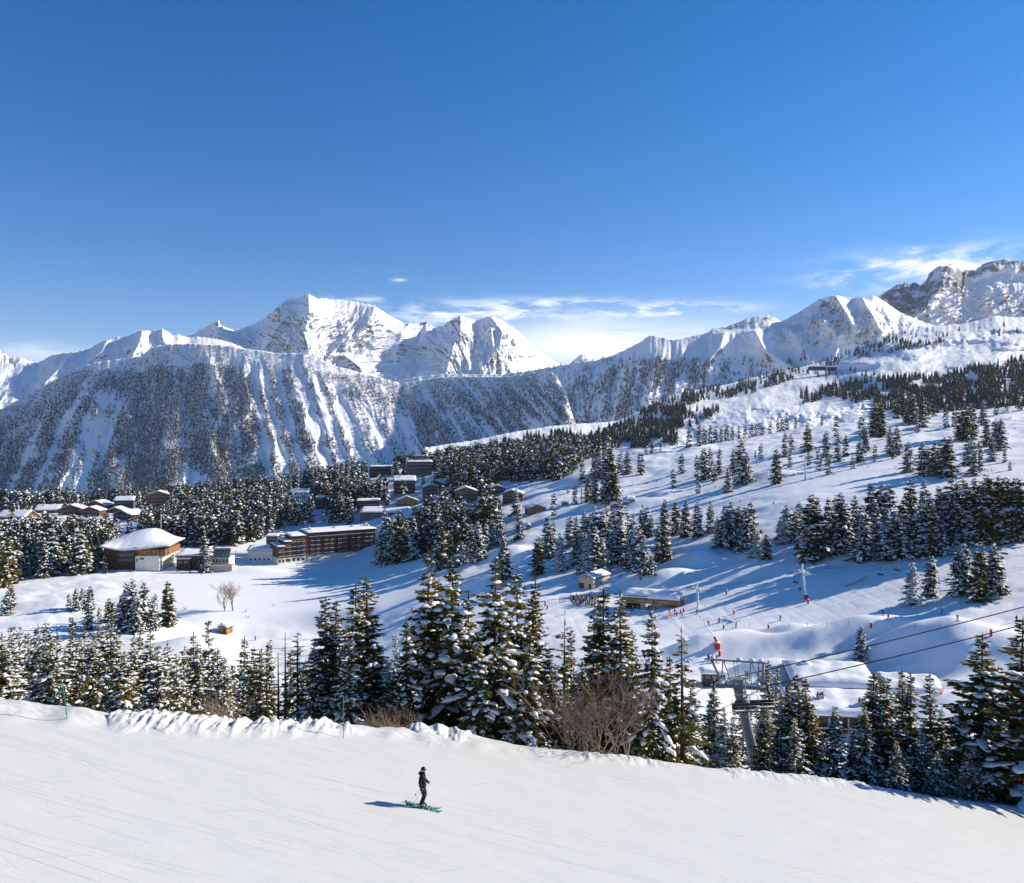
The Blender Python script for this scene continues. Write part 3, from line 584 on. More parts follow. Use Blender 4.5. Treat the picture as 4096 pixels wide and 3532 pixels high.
cluster('hugging the curved roof hall', G3, WA, [(745, 985, 768, 'd'), (790, 1025, 890, 'm'), (830, 990, 850, 'm'), (857, 965, 738, 's'), (895, 980, 780, 'w'), (930, 965, 810, 'w'), (1000, 975, 905, 'w'), (1265, 968, 790, 'w')], 110, 560)
cluster('before the glazed annex', G3, WA, [(1555, 1020, 840, 'm'), (1540, 1000, 700, 's')], 110, 560)
cluster('in the wood below the lake', G3, WE, [(520, 275, 150), (573, 275, 98), (625, 262, 95), (680, 262, 88), (670, 420, 185), (750, 350, 250), (820, 360, 180), (855, 370, 210), (925, 425, 145), (1000, 420, 45), (960, 360, 60), (1030, 445, 150), (1085, 385, 65), (1150, 425, 180), (1170, 320, 140), (1268, 388, 47, 'd'), (540, 480, 330)])
cluster('right beside the long hotel', G3, WB, [(975, 930, 700, 'w'), (1030, 940, 560, 'm'), (1075, 945, 620, 'm'), (1130, 940, 560, 'd'), (1185, 920, 640, 'm'), (1230, 925, 610, 'm'), (1290, 860, 700, 'w'), (1320, 850, 730, 'm')], 110, 640)
cluster('on the bank past the hotel', G3, WB, [(1440, 990, 640, 'd'), (1490, 940, 700, 'd'), (1600, 970, 790, 'm'), (1660, 930, 660, 'm'), (1720, 930, 640, 'm'), (1780, 860, 640, 's'), (1830, 830, 620, 'm'), (1880, 800, 560, 'm'), (1915, 1060, 785, 'd'), (1560, 850, 680, 's')], 110, 640)

# ---- the near trees behind the edge of the piste (their feet are hidden by the edge)
G4 = 'spruces just beyond the edge of the near piste'
def near_row(where, win, rows, group=G4):
    u0, v0, sc = win; items = {}
    for X, yt, d, kd, wide in rows:
        u = u0 + X / sc; vt = v0 + yt / sc; p = at_depth(u, d); h = -(vt - CV) / F * d - p.z
        items.setdefault(kd, []).append((u, p, h, wide))
    for kd, its in items.items():
        its.sort(key=lambda q: q[0])
        for i, (u, p, h, wide) in enumerate(its):
            lab = tree_label(LOOK[kd], i, len(its), where)
            ms = NEAR[kd][i % len(NEAR[kd])]
            place_tree(p - Vector((0, 0, .3)), h + .3, ms, 'spruce', lab, group, 1.08 * wide * (12 if ms[3] == 12 else 11) / (h + .3) * (h / 11) ** .55)
near_row('behind the leftmost piste edge', WE, [(15, 440, 60, 'dusted', 1.15), (90, 400, 85, 'dusted', 1), (150, 390, 90, 'dusted', 1), (210, 430, 92, 'dusted', 1), (60, 560, 70, 'dusted', 1), (290, 370, 80, 'dusted', 1), (345, 360, 88, 'dusted', 1), (430, 420, 74, 'dusted', 1.05), (380, 450, 66, 'dusted', 1), (545, 330, 120, 'slim', 1.1), (600, 470, 80, 'dusted', 1), (640, 400, 96, 'dusted', 1), (760, 340, 84, 'dusted', .95), (835, 325, 74, 'dusted', 1), (700, 430, 70, 'dusted', 1), (880, 450, 66, 'dusted', 1), (940, 570, 58, 'dusted', 1.1)])
near_row('behind the low snow bank', WE, [(1010, 450, 84, 'dusted', 1), (1060, 440, 92, 'slim', 1.1), (1130, 415, 80, 'dusted', 1), (1190, 545, 60, 'dusted', 1), (1260, 505, 74, 'dusted', 1), (1330, 590, 66, 'dusted', .9), (1375, 540, 84, 'slim', 1.1), (1458, 430, 90, 'dusted', .95), (1490, 520, 70, 'dusted', 1), (1570, 355, 98, 'dusted', .9), (1640, 540, 72, 'dusted', 1), (1690, 620, 60, 'dusted', .9), (1745, 680, 84, 'slim', 1), (1840, 460, 92, 'dusted', .95), (1910, 550, 84, 'slim', 1.1), (1970, 560, 80, 'sparse', 1), (2030, 505, 72, 'slim', .9)])
near_row('left of the tallest spruces', WF, [(75, 570, 70, 'slim', 1), (125, 512, 66, 'sparse', .9), (360, 430, 60, 'sparse', .85), (300, 560, 64, 'slim', .9), (570, 180, 58, 'slim', 1.25), (640, 198, 60, 'slim', 1.15), (490, 480, 56, 'dusted', .8), (800, 75, 57, 'slim', 1.25), (892, 8, 58, 'slim', 1.35), (740, 400, 54, 'dusted', .8), (1040, 640, 56, 'dusted', .9), (1092, 440, 130, 'dusted', .8), (980, 560, 60, 'slim', 1.0), (420, 640, 70, 'dusted', .9)])
near_row('in the big central group', WF, [(1345, -185, 61, 'heavy', 1.0), (1525, -175, 60, 'heavy', 1.1), (1180, 320, 57, 'heavy', .8), (1430, 60, 64, 'heavy', .9), (1650, 140, 66, 'slim', 1.2), (1840, -115, 57, 'heavy', 1.05), (2010, -60, 59, 'heavy', .95), (1720, 420, 55, 'heavy', .75), (2120, 130, 60, 'slim', 1.3), (2100, 420, 55, 'heavy', .8)])
near_row('behind the brown thicket', WG, [(262, 30, 62, 'slim', 1.0), (480, 335, 68, 'sparse', 1.15), (545, 420, 72, 'slim', 1), (775, 105, 60, 'slim', 1.35), (700, 255, 64, 'slim', 1.1), (910, 130, 60, 'slim', 1.25), (1000, 420, 66, 'dusted', .9), (1145, 225, 59, 'heavy', .72), (1375, 400, 60, 'sparse', 1.15), (1290, 620, 62, 'slim', 1.0), (620, 640, 58, 'dusted', .9), (380, 560, 58, 'slim', 1), (860, 560, 58, 'sparse', 1.1), (1450, 820, 64, 'dusted', .8)])
near_row('round the grey lift pylon', WG, [(1610, 800, 86, 'dusted', .9), (1580, 950, 70, 'dusted', .85), (1755, 1055, 82, 'dusted', .85), (1690, 1000, 84, 'dusted', .8), (1990, 1010, 64, 'slim', 1), (1985, 900, 78, 'dusted', .9), (1830, 780, 118, 'dusted', .9), (2025, 640, 115, 'slim', 1.1)])
near_row('before the buried chalet roofs', WH, [(95, 1040, 76, 'dusted', .8), (140, 1010, 72, 'dusted', .95), (240, 965, 68, 'dusted', .9), (303, 825, 69, 'slim', 1.1), (378, 745, 68, 'slim', 1.2), (440, 790, 66, 'slim', 1.25), (345, 1080, 62, 'dusted', .9), (560, 1150, 70, 'dusted', .9), (650, 1000, 64, 'dusted', 1.0), (780, 1190, 66, 'dusted', .9), (215, 715, 120, 'dusted', .9), (480, 1000, 74, 'dusted', .9)])
near_row('behind the rightmost piste edge', WH, [(935, 742, 66, 'slim', 1.3), (992, 748, 70, 'slim', 1.1), (1035, 770, 66, 'slim', 1.25), (870, 980, 64, 'dusted', .9), (1160, 718, 74, 'slim', 1.05), (1215, 742, 70, 'slim', 1.05), (1110, 1250, 60, 'dusted', .8), (1370, 738, 78, 'slim', 1.1), (1300, 1180, 64, 'dusted', .95), (1230, 1080, 72, 'dusted', .9), (1450, 1000, 74, 'dusted', 1), (1590, 1000, 66, 'dusted', 1), (1742, 445, 66, 'heavy', 1.4), (1650, 1280, 62, 'heavy', .7), (1880, 690, 72, 'dusted', 1.3), (1910, 1050, 63, 'heavy', 1.15), (2045, 325, 68, 'heavy', 1.45), (2120, 560, 62, 'heavy', 1.4), (1790, 1150, 64, 'dusted', 1), (1990, 900, 66, 'heavy', 1.0), (1420, 1330, 61, 'dusted', .8)])
# ================================================================== woods nobody could count
def wood_mat(name, lo, hi, snow_lo, scale):
    m, nt = nodes(name); p = principled(nt, .9, .1)
    f = noise(nt, scale, 2, .6); f2 = noise(nt, scale * .13, 2)
    c = ramp(nt, f2, [(.35, lo), (.65, hi)])
    g = N(nt, 'ShaderNodeNewGeometry'); sp = N(nt, 'ShaderNodeSeparateXYZ'); L(nt, g.outputs['Normal'], sp.inputs[0])
    a = N(nt, 'ShaderNodeMath', operation='MULTIPLY_ADD'); L(nt, sp.outputs['Z'], a.inputs[0]); a.inputs[1].default_value = .25; L(nt, f, a.inputs[2])
    k = N(nt, 'ShaderNodeMapRange'); k.inputs['From Min'].default_value = snow_lo; k.inputs['From Max'].default_value = snow_lo + .05; L(nt, a.outputs[0], k.inputs['Value'])
    mx = N(nt, 'ShaderNodeMix', data_type='RGBA'); L(nt, k.outputs[0], mx.inputs['Factor']); L(nt, c, mx.inputs['A']); mx.inputs['B'].default_value = (*SNOWC, 1)
    L(nt, mx.outputs['Result'], p.inputs['Base Color']); MATS[name] = m; return m
M_WOOD_MT = wood_mat('mountain_woods', (.035, .04, .036), (.085, .075, .062), .615, .22)
M_WOOD_PL = wood_mat('plateau_woods', (.025, .034, .026), (.055, .05, .035), .70, .35)
M_WOOD_V = wood_mat('village_woods', (.022, .032, .016), (.06, .056, .024), .80, 1.1)
def cone_tree(seed, nsk, npt, jag):
    r = np.random.default_rng(seed); V = []; T = []; M = []
    for k in range(nsk):
        q0 = k / nsk; zb = q0 * .92 + .05; zt = min(1, zb + 1.9 / nsk); ro = (1 - q0) ** .85 * r.uniform(.85, 1.12); b = len(V)
        V.append((0, 0, zt)); a0 = r.uniform(0, 6.28)
        for i in range(npt):
            a = a0 + 6.2832 * i / npt; rr = ro * (1 if i % 2 == 0 else 1 - jag) * r.uniform(.85, 1.1)
            V.append((.22 * rr * math.cos(a), .22 * rr * math.sin(a), zb + r.uniform(-.02, .02) - (.02 if i % 2 == 0 else -.03)))
        for i in range(npt):
            T.append((b, b + 1 + i, b + 1 + (i + 1) % npt)); M.append(1 if r.random() < .30 else 0)
    return np.array(V), np.array(T), np.array(M)
def bake(name, pts, hts, temps, mats, wide=1.0, label=None):
    pts = np.asarray(pts); hts = np.asarray(hts); Vs, Ts, Ms, off = [], [], [], 0
    which = RNG.integers(0, len(temps), len(pts)); ang = RNG.uniform(0, 6.28, len(pts)); wd = RNG.uniform(.85, 1.2, len(pts)) * wide
    for k, (V, T, M) in enumerate(temps):
        s = np.nonzero(which == k)[0]
        if not len(s): continue
        c, sn = np.cos(ang[s])[:, None], np.sin(ang[s])[:, None]; h = hts[s][:, None]; w_ = wd[s][:, None]
        X = (V[None, :, 0] * c - V[None, :, 1] * sn) * h * w_ + pts[s, 0:1]; Y = (V[None, :, 0] * sn + V[None, :, 1] * c) * h * w_ + pts[s, 1:2]; Z = V[None, :, 2] * h + pts[s, 2:3]
        Vs.append(np.stack([X, Y, Z], -1).reshape(-1, 3))
        Ts.append((T[None] + (np.arange(len(s)) * len(V))[:, None, None] + off).reshape(-1, 3)); off += len(s) * len(V); Ms.append(np.tile(M, len(s)))
    o = np_mesh(name, np.concatenate(Vs), np.concatenate(Ts), mats, smooth=False, midx=np.concatenate(Ms) if len(mats) > 1 else None)
    o['kind'] = 'stuff'; return o
def on_relief(name, u, v):
    r = RELIEFS[name]; i = np.clip(np.round((u - r['U'][0]) / (r['U'][1] - r['U'][0])).astype(int), 0, len(r['U']) - 1)
    VV = r['VV']; out = np.zeros((len(u), 3)); ok = np.zeros(len(u), bool)
    for k in range(len(u)):
        col = VV[:, i[k]]; j = np.searchsorted(-col, -v[k])
        if 0 < j < len(col): out[k] = r['P'][j, i[k]]; ok[k] = True
    return out, ok
def jgrid(u0, u1, v0, v1, du, dv):
    U, V = np.meshgrid(np.arange(u0, u1, du), np.arange(v0, v1, dv)); U = U.ravel() + RNG.uniform(-du, du, U.size) * .6; V = V.ravel() + RNG.uniform(-dv, dv, V.size) * .6
    return U, V
def inpoly(u, v, poly):
    c = np.zeros(len(u), bool); n = len(poly)
    for i in range(n):
        (x1, y1), (x2, y2) = poly[i], poly[(i + 1) % n]
        if y1 == y2: continue
        c ^= ((y1 > v) != (y2 > v)) & (u < (x2 - x1) * (v - y1) / (y2 - y1) + x1)
    return c
FAR_T = [cone_tree(300 + i, 3, 6, .35) for i in range(5)]
PL_T = [cone_tree(320 + i, 5, 7, .4) for i in range(5)]
def mesh_temp(ms):
    """a coarse spruce as plain arrays: needles 0, snow 1"""
    V, T, M = [], [], []
    for mi, me in ((0, ms[1]), (1, ms[2])):
        b = len(V); V += [tuple(v.co / ms[3]) for v in me.vertices]
        for p in me.polygons:
            q = list(p.vertices)
            for k in range(1, len(q) - 1): T.append((b + q[0], b + q[k], b + q[k + 1])); M.append(mi)
    return np.array(V), np.array(T), np.array(M)
VIL_T = [mesh_temp(spruce_meshes(501 + i, 20, 3.5 + .3 * (i % 3), 1.9, 7, 9, .30, .30, .13, .85, .55, twl=2.0, blob=False, needle=M_NEEDLE_DARK)) for i in range(6)]
# --- the great forested flank on the left and the shaded ridge behind
U, V = jgrid(-900, 2330, 1385, 2200, 5.6, 4.0)
cr = np.interp(U, [c[0] for c in CREST_L1], [c[1] for c in CREST_L1]); s = fan(U, V)
den = 1.0 - 1.25 * L1_chute(U, V) - .45 * np.clip(pn(s / 26, V / 170, 60) - .15, 0, 1) * 2 - .4 * np.clip(pn(U / 40, V / 30, 61) - .2, 0, 1)
band = np.interp(U, [0, 300, 560, 700, 900, 1250, 1500], [0, 10, 70, 95, 80, 60, 0])
den *= np.where(V - cr < band, .28, 1.0) * (1 - .55 * sstep(420, 480, s) * (1 - sstep(620, 700, s)) * sstep(1540, 1650, V))
den -= .55 * np.clip(pn(s / 12, V / 260, 64) - .1, 0, 1) * 2 * sstep(330, 500, s)
den -= .55 * np.clip(pn((s + .1 * V) / 20, V / 200, 67) - .02, 0, 1) * 2 * sstep(560, 700, s)
den -= 1.5 * np.clip(pn(s / 75 + V / 400, V / 110, 69) - .22, 0, 1)
keep = (V > cr + 3) & (RNG.random(len(U)) < den); U, V = U[keep], V[keep]
P1, ok = on_relief('forested_mountain', U, V); P1 = P1[ok]
H1 = RNG.uniform(6.5, 12.5, len(P1)) * np.interp(V[ok] - np.interp(U[ok], [c[0] for c in CREST_L1], [c[1] for c in CREST_L1]), [0, 100], [.6, 1])
U, V = jgrid(2000, 3400, 1440, 1800, 8.5, 6.5); crm = np.interp(U, [c[0] for c in CREST_M1], [c[1] for c in CREST_M1])
den = .85 * sstep(0, 120, V - crm) * (.25 + 1.5 * np.clip(pn((U + .25 * (V - 1600)) / 42, V / 130, 65) + .28, 0, 1)) * (1 - .75 * sstep(2600, 3000, U)) + .20 * (V - crm < 40) * (U < 2500) + .5 * (U < 1950) * (V - crm < 70)
keep = (V > crm + 2) & (RNG.random(len(U)) < den); U, V = U[keep], V[keep]
P2, ok = on_relief('snow_ridge', U, V); P2 = P2[ok]; H2 = RNG.uniform(12, 22, len(P2))
bake('mountain_forest', np.concatenate([P1, P2]), np.concatenate([H1, H2]), FAR_T, [M_WOOD_MT, M_WOOD_MT], 1.15)
# --- woods on the plateau
PF = [([(2380, 1800), (2440, 1720), (2500, 1690), (2600, 1630), (2740, 1575), (2900, 1552), (3050, 1505), (3190, 1480), (3240, 1500), (3100, 1545), (2960, 1590), (2800, 1605), (2740, 1650), (2700, 1790)], 9, 6.5, 1.0),
      ([(1900, 1830), (2060, 1760), (2200, 1745), (2440, 1735), (2440, 1800), (2200, 1840)], 10, 6.5, 1.0),
      ([(3180, 1605), (3250, 1562), (3400, 1535), (3640, 1515), (3760, 1520), (3860, 1490), (4000, 1455), (4250, 1420), (4300, 1570), (3990, 1605), (3800, 1620), (3600, 1602), (3440, 1620), (3330, 1590), (3200, 1625)], 9.5, 6.5, .95),
      ([(3260, 1470), (3380, 1405), (3480, 1375), (3560, 1352), (3800, 1370), (3640, 1400), (3520, 1420), (3450, 1440), (3370, 1462)], 10, 6.5, .75),
      ([(3200, 1500), (3420, 1480), (3560, 1498), (3440, 1520), (3300, 1525)], 16, 9, .45), ([(3540, 1345), (4096, 1290), (4300, 1330), (3900, 1385), (3600, 1400)], 26, 14, .3),
      ([(2690, 1720), (2700, 1640), (2760, 1600), (2900, 1640), (2760, 1720)], 13, 9, .7), ([(3440, 1625), (3900, 1600), (4200, 1560), (4200, 1680), (3700, 1690)], 12, 8, .8)]
PP, HH = [], []
for poly, du, dv, pr in PF:
    us = [q[0] for q in poly]; vs = [q[1] for q in poly]
    U, V = jgrid(min(us), max(us), min(vs), max(vs), du, dv)
    k = inpoly(U, V, poly) & (RNG.random(len(U)) < pr * np.clip(.75 + 2.6 * pn(U / 70, V / 26, 66), 0, 1)); P3, ok = on_relief('snow_plateau', U[k], V[k]); P3 = P3[ok]
    PP.append(P3); HH.append(RNG.uniform(13, 24, len(P3)) * np.interp(P3[:, 1], [1300, 2600], [1, .8]))
bake('plateau_forest', np.concatenate(PP), np.concatenate(HH), PL_T, [M_WOOD_PL, M_WOOD_PL], 1.05)
# --- the wood that the village stands in; clearings are left before the houses
BUILD_RECTS = []
def clear(u0, u1, vt, vb, d): BUILD_RECTS.append((u0, u1, vt, vb, d))
def village_forest():
    polys = [([(-400, 2340), (40, 2345), (120, 2300), (260, 2285), (430, 2250), (500, 2190), (700, 2185), (830, 2190), (960, 2190), (1060, 2150), (1160, 2105), (1350, 2095), (1530, 2110), (1560, 2235), (1690, 2215), (1800, 2225), (1880, 2200), (1960, 2160), (2000, 2110), (2010, 2040), (1990, 1990), (1870, 1960), (2000, 1935), (2120, 1925), (2260, 1925), (2330, 1850), (2460, 1800), (2300, 1770), (2000, 1780), (1700, 1830), (1400, 1890), (1000, 1960), (500, 2010), (-400, 2030)], 1.0)]
    pts, hts = [], []
    for poly, pr in polys:
        us = [q[0] for q in poly]; vs = [q[1] for q in poly]
        U, V = jgrid(min(us), max(us), min(vs) - 10, max(vs), 21, 10.5)
        k = inpoly(U, V, poly); U, V = U[k], V[k]
        for u, v in zip(U, V):
            p = hit(u, v, 330, 1040); h = random.uniform(17, 26) * (1 if random.random() < .85 else .55); hp = h / p.y * F; bad = False
            for (u0, u1, vt, vb, d) in BUILD_RECTS:
                if u0 - 14 < u < u1 + 14:
                    if p.y < d + 4 and v - hp < vb - (.26 if v < vb + 60 else .25) * (vb - vt) and v > vt and random.random() < .97: bad = True
                    if abs(p.y - d - 6) < 16: bad = True
            if not bad: pts.append(p); hts.append(h)
    for p, h in SPARE: pts.append(p); hts.append(h)
    bake('village_forest', pts, hts, VIL_T, [M_NEEDLE_DARK, M_TREESNOW], 1.0)
# ================================================================== buildings
def wood(name, col, rough=.75):
    if name in MATS: return MATS[name]
    m, nt = nodes(name); p = principled(nt, rough, .2)
    f = noise(nt, 1.0, 4, .6, mapscale=(7, 7, .8)); g = noise(nt, .6, 3)
    a = N(nt, 'ShaderNodeMath', operation='MULTIPLY_ADD'); L(nt, f, a.inputs[0]); a.inputs[1].default_value = .7; L(nt, g, a.inputs[2])
    L(nt, ramp(nt, a.outputs[0], [(.55, tuple(c * .5 for c in col)), (.85, col), (1.1, tuple(min(1, c * 1.5) for c in col))]), p.inputs['Base Color'])
    MATS[name] = m; return m
M_BROWN = wood('brown_timber', (.135, .058, .027)); M_DARKW = wood('dark_timber', (.06, .034, .023)); M_ORANGE = wood('orange_timber', (.27, .125, .045)); M_YELLOW = wood('pale_timber', (.33, .205, .085)); M_RED = wood('red_timber', (.15, .052, .03))
M_GREYW = wood('grey_timber', (.16, .13, .11))
M_STONE = plain('pale_stone', (.42, .37, .31), .9, .1, .35, 1.2); M_PLASTER = plain('white_plaster', (.72, .69, .63), .9, .1, .08, .5); M_CREAM = plain('cream_plaster', (.52, .43, .33), .9, .1, .12, .5)
M_CONC = plain('concrete', (.34, .33, .31), .9, .1, .2, 1); M_BLACK = plain('black_cladding', (.03, .03, .035), .6, .3, .2, 1)
M_GLASS = plain('window_glass', (.035, .05, .07), .12, .6, .5, .4); M_GREENGLASS = plain('green_glass', (.13, .24, .22), .15, .6, .3, .6)
M_FRAME = plain('pale_frame', (.62, .58, .50), .7, .2, .1, 2); M_METAL = plain('galvanised_steel', (.24, .255, .25), .55, .4, .2, 1.5, 0.0); M_DKMETAL = plain('dark_metal', (.05, .055, .06), .5, .4, .2, 2)
M_REDP = plain('red_padding', (.55, .02, .025), .6, .3, .15, 2); M_CAR = plain('dark_plastic', (.02, .02, .024), .5, .4, .2, 2)

def window(parent, x, y, z, w, h, frame=M_FRAME, depth=.06):
    f = MB().box(x - w / 2 - .09, x + w / 2 + .09, y - depth, y - .003, z - .09, z + h + .09).build('window', frame, parent)
    p = MB()
    k = max(1, int(round(w / 1.1)))
    for i in range(k):
        a = x - w / 2 + w * i / k; p.box(a + .03, a + w / k - .03, y - depth - .02, y - depth + .01, z, z + h)
    p.build('pane', M_GLASS, f); return f
def balcony(parent, x0, x1, y, z, dep=1.2, mat=M_DARKW, snow=True):
    m = MB().box(x0, x1, y - dep, y - .003, z, z + .16, 0)
    m.box(x0, x1, y - dep, y - dep + .07, z + .16, z + 1.0, 0).box(x0, x0 + .07, y - dep + .07, y - .003, z + .16, z + 1.0, 0).box(x1 - .07, x1, y - dep + .07, y - .003, z + .16, z + 1.0, 0)
    if snow: m.box(x0 - .03, x1 + .03, y - dep - .05, y - dep + .14, z + 1.003, z + 1.16, 1)
    return m.build('balcony', [mat, M_ROOFSNOW], parent)
def snow_cap(x0, x1, y0, y1, zf, th, seed=0, nx=18, ny=14):
    """a pillow of snow lying on a roof surface z = zf(x, y)"""
    V, Fq = [], []
    xs = np.linspace(x0, x1, nx); ys = np.linspace(y0, y1, ny)
    for top in (1, 0):
        for j, y in enumerate(ys):
            for i, x in enumerate(xs):
                e = min(1, min(x - x0, x1 - x) / (x1 - x0) * 9) ; g = min(1, min(y - y0, y1 - y) / (y1 - y0) * 9)
                t = th * (.35 + .65 * math.sqrt(max(0, min(e, g)))) * (1 + .22 * float(pn(x / 3.1 + seed, y / 2.7, 7))) if top else 0
                bul = .1 * th if (top and (e == 0 or g == 0)) else 0
                cx, cy = (x0 + x1) / 2, (y0 + y1) / 2
                V.append((x + (bul if x > cx else -bul) * (e == 0), y + (bul if y > cy else -bul) * (g == 0), zf(x, y) + .012 + t))
    n = nx * ny
    for j in range(ny - 1):
        for i in range(nx - 1):
            a = j * nx + i; Fq.append((a, a + 1, a + nx + 1, a + nx)); Fq.append((n + a, n + a + nx, n + a + nx + 1, n + a + 1))
    for i in range(nx - 1):
        a = i; Fq.append((a, n + a, n + a + 1, a + 1)); a = (ny - 1) * nx + i; Fq.append((a, a + 1, n + a + 1, n + a))
    for j in range(ny - 1):
        a = j * nx; Fq.append((a, a + nx, n + a + nx, n + a)); a = j * nx + nx - 1; Fq.append((a, n + a, n + a + nx, a + nx))
    return V, Fq
def gable_roof(parent, W, D, zw, rise, ov, ridge, mat, th=.65, seed=0, chim=()):
    """roof slabs with a snow pillow; ridge 'y' shows its gable to the front"""
    hx, hy = W / 2 + ov, D / 2 + ov
    if ridge == 'y': zf = lambda x, y: zw + rise * (1 - abs(x) / (W / 2))
    else: zf = lambda x, y: zw + rise * (1 - abs(y) / (D / 2))
    m = MB(); t = .28
    if ridge == 'y': prof = [(-hx, zf(-hx, 0)), (0, zf(0, 0)), (hx, zf(hx, 0))]; ax = lambda a, b, z: (a, b, z); ln = hy
    else: prof = [(-hy, zf(0, -hy)), (0, zf(0, 0)), (hy, zf(0, hy))]; ax = lambda a, b, z: (b, a, z); ln = hx
    for (a0, z0), (a1, z1) in zip(prof, prof[1:]):
        vs = [ax(a, b, z - q) for q in (0, t) for (a, b, z) in ((a0, -ln, z0), (a1, -ln, z1), (a1, ln, z1), (a0, ln, z0))]
        m.add(vs, [(0, 1, 2, 3), (7, 6, 5, 4), (0, 4, 5, 1), (1, 5, 6, 2), (2, 6, 7, 3), (3, 7, 4, 0)])
    r = m.build('roof', mat, parent)
    V, Fq = snow_cap(-hx + .08, hx - .08, -hy + .08, hy - .08, lambda x, y: zf(x, y) - (.0 if True else 0), th, seed, 21 if ridge == 'y' else 17, 17 if ridge == 'y' else 21)
    MB().add(V, Fq, smooth=True).build('snow_cover', M_ROOFSNOW, r)
    for (cx, cy) in chim:
        z = zf(cx, cy); MB().box(cx - .5, cx + .5, cy - .5, cy + .5, z - .3, z + 1.7, 0).box(cx - .62, cx + .62, cy - .62, cy + .62, z + 1.703, z + 1.85, 0).blob((cx, cy, z + 1.853), .6, .6, .45, 1, half=True).build('chimney', [M_STONE, M_ROOFSNOW], r)
    return r
def chalet(name, label, cat, win, X0, X1, yt, yb, d, ridge='y', mat=M_BROWN, roofm=None, yaw=0, depth=None, plinth=0, base=M_PLASTER, floors=2, cols=3, balc=1, rise=None, th=.75, chim=1, ov=1.0, door=True, group=None, see=True, dz=0.0):
    u0, v0, sc = win; ua, ub = u0 + X0 / sc, u0 + X1 / sc; vt, vb = v0 + yt / sc, v0 + yb / sc
    d = d or hit((ua + ub) / 2, vb, 130).y
    c = pt((ua + ub) / 2, vb, d); W = (ub - ua) / F * d - 2 * ov; W = max(W, 2.5) * (.94 if yaw else 1); Dp = depth or W * .9
    tot = (vb - vt) / F * d - th; rise = rise if rise is not None else W * .18
    tilt = (CV - vb) / F                            # the camera looks down on the roof: part of its height in the photo is its depth
    hw = max(2.2, tot - rise - Dp / 2 * tilt)
    if d < 1000 and abs(ground_z(c.x, d) - c.z) > 1.5: print('BASE', label[:40], round(c.z - ground_z(c.x, d), 1))
    t = thing(name, label, cat, c + Vector((0, Dp / 2, dz)), R(yaw), group)
    if see: clear(ua, ub, vt, vb, d)
    b = MB()
    if plinth: b.box(-W / 2 - .05, W / 2 + .05, -Dp / 2 - .05, Dp / 2 + .05, -7, plinth, 1)
    b.box(-W / 2, W / 2, -Dp / 2, Dp / 2, plinth + .003 if plinth else -7, hw, 0)
    s = .003
    if ridge == 'y': tri = [(-W / 2, hw + s), (W / 2, hw + s), (0, hw + rise * .985)]; vs = [(x, y, z) for y in (-Dp / 2, Dp / 2) for x, z in tri]
    else: tri = [(-Dp / 2, hw + s), (Dp / 2, hw + s), (0, hw + rise * .985)]; vs = [(x, y, z) for x in (W / 2, -W / 2) for y, z in tri]
    b.add(vs, [(0, 1, 2), (5, 4, 3), (0, 3, 4, 1), (1, 4, 5, 2), (2, 5, 3, 0)], 0)
    b.build('wall', [mat, base], t)
    fh = hw / floors; y = -Dp / 2
    for k in range(floors):
        z = fh * k
        for i in range(cols):
            x = (i - (cols - 1) / 2) * W / (cols + .3)
            window(t, x, y - (.05 if plinth > z + .9 else 0), z + min(.9, fh * .3), min(1.5, W / cols * .5), min(1.35, fh * .5))
        if 0 < k <= balc: balcony(t, -W / 2 + .3, W / 2 - .3, y, z + .1, 1.1, M_DARKW)
    if ridge == 'y' and rise > 1.4: window(t, 0, y, hw - .2, 1.2, min(1.0, rise * .5))
    if door: MB().box(W * .5 - 1.75, W * .5 - .75, y - .11, y - .003, -.4, min(2.0, hw * .8)).build('door', M_DARKW, t)
    if name == 'hotel': t['hw_m'] = hw + rise
    gable_roof(t, W, Dp, hw, rise, ov, ridge, roofm or M_DARKW, th, seed=d, chim=[(W * .2, Dp * .1 + .3)] if chim == 1 else ([(W * .22, Dp * .12), (-W * .2, -Dp * .15)] if chim == 2 else ()))
    return t
GV_ = 'chalets at the edge of the village wood'
chalet('chalet', 'wide chalet at the far left under one huge snow roof', 'chalet', WA, -40, 195, 560, 615, None, 'x', M_BROWN, depth=20, floors=1, cols=4, balc=0, group=GV_)
chalet('chalet', 'brown chalet with a long snow roof next to the far left one', 'chalet', WA, 245, 435, 512, 572, None, 'x', M_RED, depth=14, floors=2, cols=5, balc=1, chim=2, yaw=12, group=GV_)
chalet('chalet', 'reddish chalet with broad gable and two small chimneys left of the low chalet', 'chalet', WA, 425, 625, 508, 585, None, 'y', M_RED, floors=2, cols=4, chim=2, depth=16, yaw=8, group=GV_)
chalet('chalet', 'low brown chalet with snow covered gable in front of a larger one', 'chalet', WA, 598, 755, 522, 592, None, 'y', M_BROWN, floors=2, cols=4, chim=0, depth=13, group=GV_)
chalet('chalet', 'large red brown chalet behind the low gabled chalet', 'chalet', WA, 622, 830, 476, 548, None, 'y', M_RED, floors=2, cols=4, chim=2, depth=15, yaw=-10, group=GV_)
chalet('chalet', 'grey chalet with single sloping snow roof beside tall lodge', 'chalet', WA, 845, 1003, 447, 535, None, 'x', M_GREYW, floors=2, cols=4, depth=12, yaw=10, group=GV_)
chalet('lodge', 'tall orange timber lodge with stacked balconies above the wood', 'lodge', WA, 1078, 1268, 404, 530, None, 'y', M_ORANGE, floors=4, cols=4, balc=3, chim=1, depth=18, yaw=18, group=GV_)
chalet('chalet', 'half buried chalet showing only its humped snow roof', 'chalet', WA, 790, 942, 524, 572, None, 'y', M_BROWN, floors=1, cols=3, chim=0, balc=0, th=1.3, depth=13, group=GV_)
